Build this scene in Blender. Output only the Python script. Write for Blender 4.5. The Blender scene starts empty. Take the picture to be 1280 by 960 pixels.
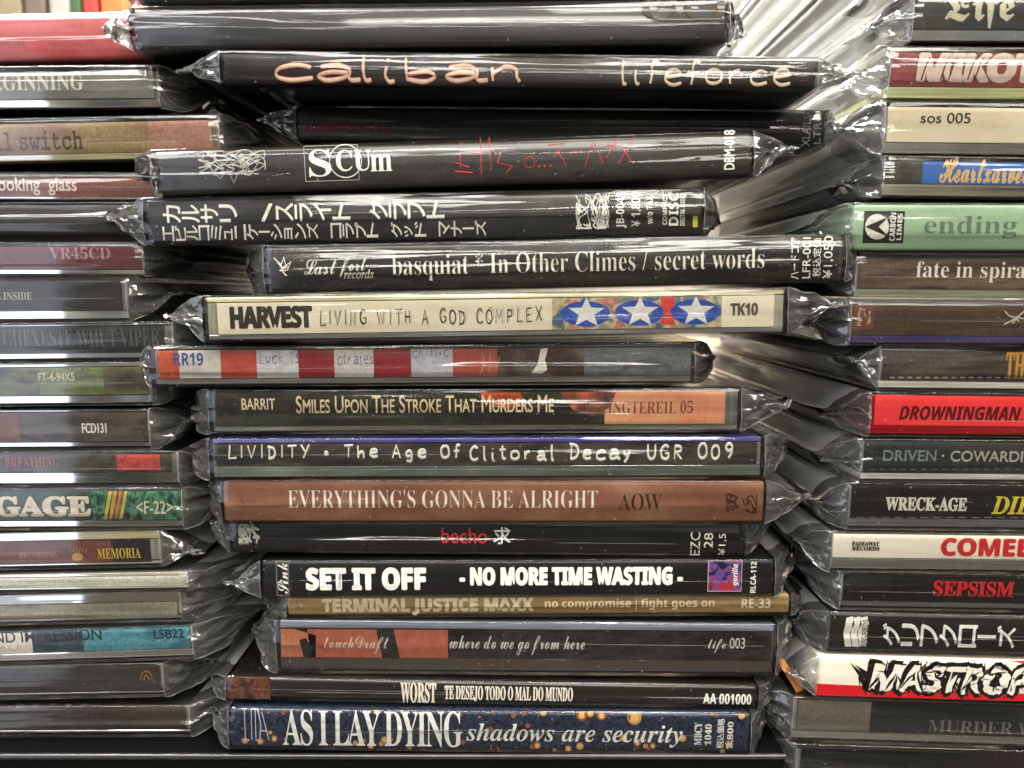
import bpy, bmesh, math, random
from mathutils import Vector, noise, Matrix

C = bpy.context.scene
COL = C.collection
R = math.radians

# ------------------------------------------------------------------ camera, world, lamps, exposure
F = 961.0                       # focal length in photo pixels (1280 x 960)
PITCH = R(6.8)
CZ = 0.1110                      # camera height above the shelf board (set from the stacks)
cp, sp = math.cos(PITCH), math.sin(PITCH)
cam_d = bpy.data.cameras.new('camera')
cam = bpy.data.objects.new('camera', cam_d); COL.objects.link(cam)
cam.location = (0, 0, CZ); cam.rotation_euler = (math.pi/2 - PITCH, 0, 0)
cam_d.sensor_width = 36; cam_d.lens = F/1280*36
cam_d.clip_start = 0.005; cam_d.clip_end = 50
cam_d.dof.use_dof = True; cam_d.dof.focus_distance = 0.178; cam_d.dof.aperture_fstop = 22
C.camera = cam

C.render.engine = 'CYCLES'
C.cycles.use_denoising = True
C.cycles.max_bounces = 10; C.cycles.transparent_max_bounces = 48
C.cycles.glossy_bounces = 5; C.cycles.diffuse_bounces = 3; C.cycles.transmission_bounces = 8
C.cycles.caustics_reflective = False; C.cycles.caustics_refractive = False
C.cycles.sample_clamp_indirect = 6
C.view_settings.view_transform = 'Standard'; C.view_settings.look = 'None'
C.view_settings.exposure = 0.72; C.view_settings.gamma = 1

world = bpy.data.worlds.new('World'); C.world = world; world.use_nodes = True
wt = world.node_tree; wn = wt.nodes; bg = wn['Background']
tc = wn.new('ShaderNodeTexCoord')
sx = wn.new('ShaderNodeSeparateXYZ'); wt.links.new(tc.outputs['Generated'], sx.inputs[0])
nz = wn.new('ShaderNodeTexNoise'); nz.inputs['Scale'].default_value = 4.2; nz.inputs['Detail'].default_value = 3
mp = wn.new('ShaderNodeMapping'); mp.inputs['Scale'].default_value = (1.4, 1.4, 1.0)
wt.links.new(tc.outputs['Generated'], mp.inputs[0]); wt.links.new(mp.outputs[0], nz.inputs[0])
ma = wn.new('ShaderNodeMath'); ma.operation = 'MULTIPLY_ADD'; ma.inputs[1].default_value = 0.45; ma.inputs[2].default_value = 0.5
wt.links.new(sx.outputs[2], ma.inputs[0])
mm = wn.new('ShaderNodeMath'); mm.operation = 'MULTIPLY_ADD'; mm.inputs[1].default_value = 1.5
sub = wn.new('ShaderNodeMath'); sub.operation = 'SUBTRACT'; sub.inputs[1].default_value = 0.5
wt.links.new(nz.outputs[0], sub.inputs[0]); wt.links.new(sub.outputs[0], mm.inputs[0]); wt.links.new(ma.outputs[0], mm.inputs[2])
cr = wn.new('ShaderNodeValToRGB'); wt.links.new(mm.outputs[0], cr.inputs[0])
cr.color_ramp.elements[0].position = 0.15; cr.color_ramp.elements[0].color = (0.012, 0.011, 0.010, 1)
cr.color_ramp.elements[1].position = 0.95; cr.color_ramp.elements[1].color = (1.1, 1.04, 0.94, 1)
e = cr.color_ramp.elements.new(0.55); e.color = (0.12, 0.112, 0.10, 1)
nc = wn.new('ShaderNodeTexNoise'); nc.inputs['Scale'].default_value = 5.5; nc.inputs['Detail'].default_value = 2
wt.links.new(tc.outputs['Generated'], nc.inputs[0])
cc = wn.new('ShaderNodeValToRGB'); wt.links.new(nc.outputs[0], cc.inputs[0])
for i_, (p_, c_) in enumerate(((.34, (1.0, .62, .40, 1)), (.44, (.80, .86, .62, 1)), (.52, (1, .97, .92, 1)), (.60, (.66, .78, .92, 1)), (.68, (1.0, .72, .62, 1)))):
    el_ = cc.color_ramp.elements[i_] if i_ < 2 else cc.color_ramp.elements.new(p_)
    el_.position = p_; el_.color = c_
mc = wn.new('ShaderNodeMix'); mc.data_type = 'RGBA'; mc.blend_type = 'MULTIPLY'; mc.inputs[0].default_value = 1
wt.links.new(cr.outputs[0], mc.inputs[6]); wt.links.new(cc.outputs[0], mc.inputs[7])
wt.links.new(mc.outputs[2], bg.inputs[0]); bg.inputs[1].default_value = 0.6

def lamp(name, loc, target, sx_, sy_, radiance, col, spread=math.pi):
    d = bpy.data.lights.new(name, 'AREA'); d.shape = 'RECTANGLE'; d.size = sx_; d.size_y = sy_
    d.energy = radiance*math.pi*sx_*sy_; d.color = col; d.spread = spread
    o = bpy.data.objects.new(name, d); COL.objects.link(o); o.location = loc
    o.rotation_euler = (Vector(target)-Vector(loc)).to_track_quat('-Z', 'Y').to_euler()
    return o
WARM = (1.0, 0.95, 0.87); NEUT = (1.0, 0.98, 0.95); COOL = (0.74, 0.82, 1.0)
# ceiling tubes of the shop, above and behind the photographer
lamp('ceiling_lamp', (-0.55, -0.75, CZ+1.05), (0, 0.18, CZ), 1.2, 0.26, 15.5, NEUT)
lamp('ceiling_lamp', (0.75, -0.95, CZ+1.00), (0, 0.18, CZ), 1.2, 0.24, 15, WARM)
lamp('ceiling_lamp', (0.10, -1.9, CZ+0.95), (0, 0.18, CZ), 1.5, 0.24, 16, WARM)
lamp('ceiling_lamp', (0.30, 0.10, CZ+1.10), (0.05, 0.22, CZ), 0.9, 0.20, 18, NEUT)
# lamp behind the row, added to brighten the side film in the gap
lamp('ceiling_lamp', (-0.35, 0.50, CZ+0.75), (0.10, 0.24, CZ+0.05), 0.8, 0.22, 110, NEUT)
# added rear lamp: lights the film in the gaps from behind
lamp('ceiling_lamp', (0.05, 0.98, CZ+0.95), (0, 0.26, CZ-.03), 1.6, 0.30, 46, NEUT)
# the shop window behind the photographer to the left, and a paler one to the right
lamp('shop_window', (-2.42, -1.9, CZ+0.15), (-2.42, 0.2, CZ+0.15), 2.2, 2.4, 1.8, COOL)
lamp('shop_window', (2.75, -1.9, CZ+0.10), (2.75, 0.2, CZ+0.10), 2.2, 2.0, 0.40, (1.0, 0.98, 0.86))

# ------------------------------------------------------------------ pixel -> place helpers
def ray(px, py):
    dx = (px-640)/F; dy = -(py-480)/F
    return Vector((dx, cp+dy*sp, -sp+dy*cp))
def at(px, py, Y):
    d = ray(px, py); return Vector((0, 0, CZ)) + d*(Y/d.y)

def lin(c):
    r = []
    for v in c[:3]:
        v = v/255
        r.append(v/12.92 if v <= 0.04045 else ((v+0.055)/1.055)**2.4)
    return (r[0], r[1], r[2], 1)

# ------------------------------------------------------------------ materials
MATS = {}
def newmat(name):
    m = bpy.data.materials.new(name); m.use_nodes = True
    nt = m.node_tree; nt.nodes.clear()
    out = nt.nodes.new('ShaderNodeOutputMaterial')
    return m, nt, out
def ink(c, rough=0.5):
    k = ('ink', tuple(c), rough)
    if k not in MATS:
        m, nt, out = newmat('ink'); p = nt.nodes.new('ShaderNodeBsdfPrincipled')
        n = nt.nodes.new('ShaderNodeTexNoise'); n.inputs['Scale'].default_value = 900
        t = nt.nodes.new('ShaderNodeTexCoord'); nt.links.new(t.outputs['Object'], n.inputs[0])
        r = nt.nodes.new('ShaderNodeValToRGB'); nt.links.new(n.outputs[0], r.inputs[0])
        b = lin(c)
        r.color_ramp.elements[0].position = .3; r.color_ramp.elements[0].color = tuple(v*.82 for v in b[:3])+(1,)
        r.color_ramp.elements[1].position = .7; r.color_ramp.elements[1].color = b
        nt.links.new(r.outputs[0], p.inputs['Base Color']); p.inputs['Roughness'].default_value = rough
        p.inputs['Specular IOR Level'].default_value = 0.2
        nt.links.new(p.outputs[0], out.inputs[0]); MATS[k] = m
    return MATS[k]
ASEED = [0]
def art(stops, s=60, stretch=4.0, detail=4, rough=0.42, grain=0.25, dist=0.6, spec=0.35, coat=0.0):
    """printed paper: blotches of the listed colours, longer along the spine than across it"""
    ASEED[0] += 1
    m, nt, out = newmat('printed_card'); N = nt.nodes; L = nt.links
    t = N.new('ShaderNodeTexCoord'); mp = N.new('ShaderNodeMapping')
    s *= 2.0; mp.inputs['Scale'].default_value = (s, s, s*stretch); mp.inputs['Location'].default_value = (ASEED[0]*7.3, 3.1*ASEED[0], ASEED[0]*1.7)
    L.new(t.outputs['Object'], mp.inputs[0])
    n = N.new('ShaderNodeTexNoise'); n.inputs['Scale'].default_value = 1; n.inputs['Detail'].default_value = detail; n.inputs['Distortion'].default_value = dist
    L.new(mp.outputs[0], n.inputs[0])
    r = N.new('ShaderNodeValToRGB'); L.new(n.outputs[0], r.inputs[0])
    els = r.color_ramp.elements
    if len(stops) == 1: stops = [stops[0], tuple(max(0, v*0.93) for v in stops[0])]
    for i, c in enumerate(stops):
        pos = 0.36 + 0.30*i/(len(stops)-1)
        el = els[i] if i < 2 else els.new(pos)
        el.position = pos; el.color = lin(c)
    g = N.new('ShaderNodeTexNoise'); g.inputs['Scale'].default_value = 1400; g.inputs['Detail'].default_value = 2
    L.new(t.outputs['Object'], g.inputs[0])
    gm = N.new('ShaderNodeMapRange'); gm.inputs[1].default_value = .3; gm.inputs[2].default_value = .7
    gm.inputs[3].default_value = 1-grain; gm.inputs[4].default_value = 1+grain*.5; L.new(g.outputs[0], gm.inputs[0])
    mx = N.new('ShaderNodeMix'); mx.data_type = 'RGBA'; mx.blend_type = 'MULTIPLY'; mx.inputs[0].default_value = 1
    L.new(r.outputs[0], mx.inputs[6]); L.new(gm.outputs[0], mx.inputs[7])
    p = N.new('ShaderNodeBsdfPrincipled'); L.new(mx.outputs[2], p.inputs['Base Color'])
    p.inputs['Roughness'].default_value = rough; p.inputs['Specular IOR Level'].default_value = spec
    p.inputs['Coat Weight'].default_value = coat; p.inputs['Coat Roughness'].default_value = 0.08
    L.new(p.outputs[0], out.inputs[0])
    return m
def edge(c, mirror=0.42, rough=0.035, ribs=False):
    """moulded case edge: clear plastic over paper, reflects the shop strongly"""
    k = ('edge', tuple(c), mirror, ribs)
    if k not in MATS:
        m, nt, out = newmat('moulded_edge'); N = nt.nodes; L = nt.links
        d = N.new('ShaderNodeBsdfDiffuse'); g = N.new('ShaderNodeBsdfGlossy'); mx = N.new('ShaderNodeMixShader')
        t = N.new('ShaderNodeTexCoord'); mp = N.new('ShaderNodeMapping'); mp.inputs['Scale'].default_value = (1300, 60, 60) if ribs else (50, 300, 1500)
        n = N.new('ShaderNodeTexNoise'); n.inputs['Scale'].default_value = 1; n.inputs['Detail'].default_value = 3
        L.new(t.outputs['Object'], mp.inputs[0]); L.new(mp.outputs[0], n.inputs[0])
        r = N.new('ShaderNodeValToRGB'); L.new(n.outputs[0], r.inputs[0]); b = lin(c)
        r.color_ramp.elements[0].position = .25; r.color_ramp.elements[0].color = tuple(v*.45 for v in b[:3])+(1,)
        r.color_ramp.elements[1].position = .62; r.color_ramp.elements[1].color = b
        L.new(r.outputs[0], d.inputs[0]); g.inputs[0].default_value = (.93, .94, .95, 1); g.inputs['Roughness'].default_value = rough
        bp = N.new('ShaderNodeBump'); bp.inputs['Strength'].default_value = .10; bp.inputs['Distance'].default_value = .0002
        mp2 = N.new('ShaderNodeMapping'); mp2.inputs['Scale'].default_value = (14, 100, 260)
        n2 = N.new('ShaderNodeTexNoise'); n2.inputs['Scale'].default_value = 1
        L.new(t.outputs['Object'], mp2.inputs[0]); L.new(mp2.outputs[0], n2.inputs[0]); L.new(n2.outputs[0], bp.inputs['Height'])
        L.new(bp.outputs[0], g.inputs['Normal'])
        mx.inputs[0].default_value = mirror; L.new(d.outputs[0], mx.inputs[1]); L.new(g.outputs[0], mx.inputs[2])
        L.new(mx.outputs[0], out.inputs[0]); MATS[k] = m
    return MATS[k]
def clear(name, tint, k, haze, rough, bump):
    m, nt, out = newmat(name); N = nt.nodes; L = nt.links
    tr = N.new('ShaderNodeBsdfTransparent'); tr.inputs[0].default_value = tint+(1,)
    gl = N.new('ShaderNodeBsdfGlossy'); gl.inputs['Roughness'].default_value = rough; gl.inputs[0].default_value = (1, 1, 1, 1)
    hz = N.new('ShaderNodeBsdfDiffuse'); hz.inputs[0].default_value = (.8, .8, .76, 1)
    fr = N.new('ShaderNodeFresnel'); fr.inputs[0].default_value = 1.5
    mu = N.new('ShaderNodeMath'); mu.operation = 'MULTIPLY'; mu.inputs[1].default_value = k; mu.use_clamp = True
    L.new(fr.outputs[0], mu.inputs[0])
    ts = N.new('ShaderNodeTexCoord'); ns = N.new('ShaderNodeTexNoise'); ns.inputs['Scale'].default_value = 130; ns.inputs['Detail'].default_value = 6
    L.new(ts.outputs['Object'], ns.inputs[0]); rg = N.new('ShaderNodeMapRange'); L.new(ns.outputs[0], rg.inputs[0])
    rg.inputs[1].default_value = .35; rg.inputs[2].default_value = .7; rg.inputs[3].default_value = rough*.55; rg.inputs[4].default_value = rough*2.3
    L.new(rg.outputs[0], gl.inputs['Roughness'])
    # dust and scuffs: a few small pale specks
    nd = N.new('ShaderNodeTexNoise'); nd.inputs['Scale'].default_value = 1500; nd.inputs['Detail'].default_value = 1; L.new(ts.outputs['Object'], nd.inputs[0])
    rd = N.new('ShaderNodeMapRange'); L.new(nd.outputs[0], rd.inputs[0]); rd.inputs[1].default_value = .735; rd.inputs[2].default_value = .78
    rd.inputs[3].default_value = haze; rd.inputs[4].default_value = min(.6, haze+.35)
    tl = N.new('ShaderNodeBsdfTranslucent'); tl.inputs[0].default_value = (.8, .8, .76, 1)
    m0 = N.new('ShaderNodeMixShader'); m0.inputs[0].default_value = .5; L.new(hz.outputs[0], m0.inputs[1]); L.new(tl.outputs[0], m0.inputs[2])
    m1 = N.new('ShaderNodeMixShader'); L.new(rd.outputs[0], m1.inputs[0])
    L.new(tr.outputs[0], m1.inputs[1]); L.new(m0.outputs[0], m1.inputs[2])
    m2 = N.new('ShaderNodeMixShader'); L.new(mu.outputs[0], m2.inputs[0]); L.new(m1.outputs[0], m2.inputs[1]); L.new(gl.outputs[0], m2.inputs[2])
    L.new(m2.outputs[0], out.inputs[0])
    if bump:
        t = N.new('ShaderNodeTexCoord'); prev = None
        for sc, typ, st, di in bump:
            mp = N.new('ShaderNodeMapping'); mp.inputs['Scale'].default_value = sc; L.new(t.outputs['Object'], mp.inputs[0])
            n = N.new('ShaderNodeTexNoise'); n.inputs['Scale'].default_value = 1; n.inputs['Detail'].default_value = 2
            if typ: n.noise_type = typ
            L.new(mp.outputs[0], n.inputs[0])
            b = N.new('ShaderNodeBump'); b.inputs['Strength'].default_value = st; b.inputs['Distance'].default_value = di
            L.new(n.outputs[0], b.inputs['Height'])
            if prev: L.new(prev.outputs[0], b.inputs['Normal'])
            prev = b
        L.new(prev.outputs[0], gl.inputs['Normal']); L.new(prev.outputs[0], fr.inputs['Normal'])
    return m
SHELL = clear('clear_case_plastic', (.975, .975, .965), 0.6, 0.002, 0.05, [((30, 200, 500), None, .2, .0001)])
FILM = clear('sleeve_film', (.985, .983, .975), 0.85, 0.004, 0.075,
             [((9, 40, 330), None, .5, .0004), ((60, 90, 700), None, .22, .00012)])
FILM_THIN = clear('sleeve_film_thin', (.988, .986, .98), 0.5, 0.002, 0.06,
             [((11, 40, 300), None, .6, .0004), ((60, 90, 700), None, .25, .00012)])
FILM_SIDE = clear('sleeve_film_side', (.984, .983, .98), 1.2, 0.40, 0.10,
                  [((150, 40, 150), 'RIDGED_MULTIFRACTAL', .3, .0005)])  # milky haze put into the side film so the gaps look lighter
CREASE = clear('sleeve_film_fold', (.97, .97, .97), 2.0, 0.42, 0.12, [])
FILM_END = clear('sleeve_film_crumpled', (.985, .983, .978), 1.7, 0.085, 0.055,
                 [((170, 60, 170), 'RIDGED_MULTIFRACTAL', .5, .0006), ((420, 120, 420), None, .25, .0002)])

# ------------------------------------------------------------------ object helpers
def link(o, parent=None):
    COL.objects.link(o)
    if parent is not None: o.parent = parent
    return o
def obj(name, bm, mat, parent=None, smooth=False):
    me = bpy.data.meshes.new(name); bm.normal_update(); bm.to_mesh(me); bm.free()
    for m in (mat if isinstance(mat, (list, tuple)) else [mat]): me.materials.append(m)
    if smooth:
        for p in me.polygons: p.use_smooth = True
    return link(bpy.data.objects.new(name, me), parent)
def box_bm(x0, x1, y0, y1, z0, z1, bev=0.0, seg=2):
    bm = bmesh.new(); bmesh.ops.create_cube(bm, size=1)
    bmesh.ops.scale(bm, vec=(x1-x0, y1-y0, z1-z0), verts=bm.verts)
    bmesh.ops.translate(bm, vec=((x0+x1)/2, (y0+y1)/2, (z0+z1)/2), verts=bm.verts)
    if bev: bmesh.ops.bevel(bm, geom=bm.edges[:], offset=bev, segments=seg, affect='EDGES', profile=.5)
    return bm
def poly_bm(pts, y, bm=None, thick=0.0):
    bm = bm or bmesh.new()
    vs = [bm.verts.new((p[0], y, p[1])) for p in pts]
    f = bm.faces.new(vs)
    return bm

HOLES = {0x1D455: 0x210E}
STY = {'sb': (0x1D400, 0x1D41A, 0x1D7CE), 'si': (0x1D434, 0x1D44E, None), 'sbi': (0x1D468, 0x1D482, 0x1D7CE),
       'frak': (0x1D56C, 0x1D586, None), 'script': (0x1D4D0, 0x1D4EA, None), 'mono': (0x1D670, 0x1D68A, 0x1D7F6),
       'bold': (0x1D5D4, 0x1D5EE, 0x1D7EC), 'bi': (0x1D63C, 0x1D656, 0x1D7EC)}
def conv(s, sty):
    if sty not in STY: return s
    u, l, d = STY[sty]; r = ''
    for ch in s:
        k = None
        if 'A' <= ch <= 'Z': k = u+ord(ch)-65
        elif 'a' <= ch <= 'z': k = l+ord(ch)-97
        elif d and '0' <= ch <= '9': k = d+ord(ch)-48
        r += ch if k is None else chr(HOLES.get(k, k))
    return r
def text_mesh(body, sty, off=0.0, sp_=1.0, small=False):
    c = bpy.data.curves.new('lettering', 'FONT'); c.body = conv(body, sty); c.offset = off; c.space_character = sp_
    c.resolution_u = 4
    if small:
        c.small_caps_scale = 0.78
        for i, ch in enumerate(body):
            if ch.islower(): c.body_format[i].use_small_caps = True
    o = bpy.data.objects.new('lettering', c); COL.objects.link(o)
    dg = bpy.context.evaluated_depsgraph_get()
    me = bpy.data.meshes.new_from_object(o.evaluated_get(dg))
    bpy.data.objects.remove(o); bpy.data.curves.remove(c)
    me.materials.clear()
    return me
def bounds(vs):
    xs = [v[0] for v in vs]; ys = [v[1] for v in vs]
    return min(xs), max(xs), min(ys), max(ys)
def fit(me, u0, u1, v0, v1, y, rot=0, shear=0.0, bold=0.0):
    """flat glyphs in XY -> local XZ box (u0..u1, v0..v1) standing at depth y"""
    co = [(v.co.x+shear*v.co.y, v.co.y) for v in me.vertices]
    if rot == 90: co = [(-b, a) for a, b in co]
    elif rot == -90: co = [(b, -a) for a, b in co]
    x0, x1, y0, y1 = bounds(co)
    for v, (a, b) in zip(me.vertices, co):
        v.co = (u0+(a-x0)/max(x1-x0, 1e-6)*(u1-u0), y, v0+(b-y0)/max(y1-y0, 1e-6)*(v1-v0))
    if bold:
        bm = bmesh.new(); bm.from_mesh(me); base = bm.verts[:]+bm.edges[:]+bm.faces[:]
        for i, (du, dv) in enumerate(((bold, 0), (-bold, 0), (0, bold), (0, -bold))):
            g = bmesh.ops.duplicate(bm, geom=base)['geom']
            bmesh.ops.translate(bm, vec=(du, (i+1)*-6e-6, dv), verts=[q for q in g if isinstance(q, bmesh.types.BMVert)])
        bm.to_mesh(me); bm.free()
    return me

# handwriting: strokes in a unit box, baseline 0, capitals to 1, small letters to .6
HAND = {
 'c': '~.62,.5 .4,.6 .12,.45 .08,.15 .3,0 .65,.1', 'a': '~.1,.52 .38,.6 .55,.4 .52,.1|~.52,.3 .25,.32 .06,.16 .2,0 .42,.08 .52,.2|~.52,.2 .58,.02 .72,.04',
 'l': '~.12,1 .1,.5 .14,.02 .24,.02', 'i': '~.12,.58 .1,.25 .16,0 .24,.04|~.13,.84 .15,.8', 'b': '~.1,1 .1,.5 .13,.02|~.13,.1 .4,0 .58,.2 .45,.42 .14,.3',
 'n': '~.1,.58 .12,.02|~.12,.3 .3,.58 .48,.5 .5,.2 .55,0', 'f': '~.5,.92 .35,1 .25,.8 .24,.3 .2,0|.05,.52 .45,.54', 'e': '~.1,.3 .35,.34 .56,.42 .42,.6 .15,.52 .08,.2 .3,0 .6,.08',
 'o': '~.35,.6 .1,.45 .12,.1 .36,0 .6,.15 .58,.45 .35,.6', 'r': '~.1,.58 .13,.02|~.13,.3 .25,.5 .45,.58', 'h': '~.1,1 .1,.5 .12,.02|~.12,.3 .32,.52 .48,.4 .5,.02',
 'g': '~.5,.5 .3,.6 .1,.4 .2,.15 .45,.25|~.5,.55 .5,0 .4,-.25 .12,-.2', 't': '~.22,.9 .2,.3 .28,.02 .42,.06|.02,.6 .42,.62', 'd': '~.5,.5 .25,.55 .08,.2 .3,0 .5,.2|.5,1 .54,0',
 'y': '~.1,.58 .2,.28 .4,.28|~.52,.58 .4,.15 .15,-.28', 'L': '.2,1 .1,.02 .62,.06', 'I': '.15,1 .12,0', 'V': '.05,1 .28,0 .6,1', 'D': '.15,1 .12,0|~.02,.98 .45,.85 .58,.45 .4,.08 .05,0',
 'T': '.02,.96 .7,1|.38,.98 .33,0', 'Y': '.05,1 .32,.5|.62,1 .2,0', 'A': '.02,0 .3,1 .58,0|.12,.36 .5,.36', 'O': '~.35,1 .08,.75 .1,.2 .36,0 .62,.25 .58,.8 .35,1',
 'G': '~.6,.85 .38,1 .1,.7 .12,.2 .38,0 .6,.15 .6,.42|.38,.42 .66,.42', 'C': '~.6,.85 .38,1 .1,.7 .12,.2 .38,0 .62,.15', 'U': '~.08,1 .1,.25 .32,0 .54,.25 .56,1', 'R': '.1,0 .12,1|~.1,.98 .5,.9 .5,.6 .12,.5|.2,.5 .6,0',
 'W': '.02,1 .2,0 .4,.8 .58,0 .78,1', 'N': '.08,0 .1,1 .5,0 .54,1', 'H': '.1,1 .1,0|.54,1 .54,0|.1,.5 .54,.52', 'P': '.1,0 .12,1|~.1,.98 .52,.88 .5,.55 .12,.46', 'M': '.05,0 .12,1 .38,.4 .62,1 .7,0',
 'X': '.05,1 .58,0|.58,1 .05,0', 'E': '.56,1 .1,.98 .1,.02 .58,.02|.1,.5 .46,.52', '0': '~.33,1 .08,.7 .1,.2 .33,0 .56,.25 .54,.75 .33,1', '9': '~.52,.85 .3,1 .1,.75 .28,.5 .52,.65 .5,.9|~.52,.8 .5,.4 .3,0',
 '.': '~.1,.38 .22,.45 .28,.3 .14,.28 .1,.38', 'u': '~.08,.58 .1,.15 .3,.02 .46,.2|.48,.58 .52,0', 'k': '.1,1 .12,0|.46,.55 .14,.28 .5,0', '1': '.02,.8 .18,1 .18,0', '3': '~.05,.95 .4,1 .45,.72 .2,.52 .5,.35 .42,.03 .05,.05', 's': '~.45,.52 .2,.6 .1,.45 .42,.2 .3,0 .05,.08'}
WID = {' ': .5, 'l': .32, 'i': .32, 'I': .3, 'W': .88, 'M': .82, '.': .5, 'f': .5, 't': .5, '1': .35}
def catmull(p, n=6):
    q = [p[0]]+p+[p[-1]]; out = []
    for i in range(1, len(q)-2):
        for k in range(n):
            t = k/n; a, b, c, d = q[i-1], q[i], q[i+1], q[i+2]
            out.append(tuple(.5*((2*b[j])+(-a[j]+c[j])*t+(2*a[j]-5*b[j]+4*c[j]-d[j])*t*t+(-a[j]+3*b[j]-3*c[j]+d[j])*t**3) for j in (0, 1)))
    out.append(p[-1]); return out
def hand_strokes(s, rnd, wob=.03, gap=.16):
    x = 0; out = []
    for ch in s:
        w = WID.get(ch, .66)
        if ch in HAND:
            dy = rnd.uniform(-wob, wob)*2; k = rnd.uniform(.92, 1.08)
            for st in HAND[ch].split('|'):
                cu = st[0] == '~'; pts = [tuple(float(z) for z in q.split(',')) for q in st.lstrip('~').split()]
                if cu: pts = catmull(pts)
                out.append([(x+a*k, b*k+dy) for a, b in pts])
        x += w+gap
    return out
def stroke_mesh(strokes, u0, u1, v0, v1, y, rad, flat=.12):
    al = [p for s in strokes for p in s]; x0, x1, y0, y1 = bounds(al)
    cu = bpy.data.curves.new('lettering', 'CURVE'); cu.dimensions = '3D'; cu.bevel_depth = rad; cu.bevel_resolution = 1; cu.use_fill_caps = True
    for s in strokes:
        sp_ = cu.splines.new('POLY'); sp_.points.add(len(s)-1)
        for p, (a, b) in zip(sp_.points, s):
            p.co = (u0+(a-x0)/max(x1-x0, 1e-6)*(u1-u0), 0, v0+(b-y0)/max(y1-y0, 1e-6)*(v1-v0), 1)
            j_ = s.index((a, b)); a2, b2 = s[min(j_+1, len(s)-1)]; a1, b1 = s[max(j_-1, 0)]
            th = math.atan2((b2-b1), (a2-a1)+1e-9); p.radius = (.62+.55*abs(math.cos(th)))*(.75 if j_ in (0, len(s)-1) else 1)
    o = bpy.data.objects.new('lettering', cu); COL.objects.link(o)
    me = bpy.data.meshes.new_from_object(o.evaluated_get(bpy.context.evaluated_depsgraph_get()))
    bpy.data.objects.remove(o); bpy.data.curves.remove(cu); me.materials.clear()
    for v in me.vertices: v.co.y = v.co.y*flat + y
    return me

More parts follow.
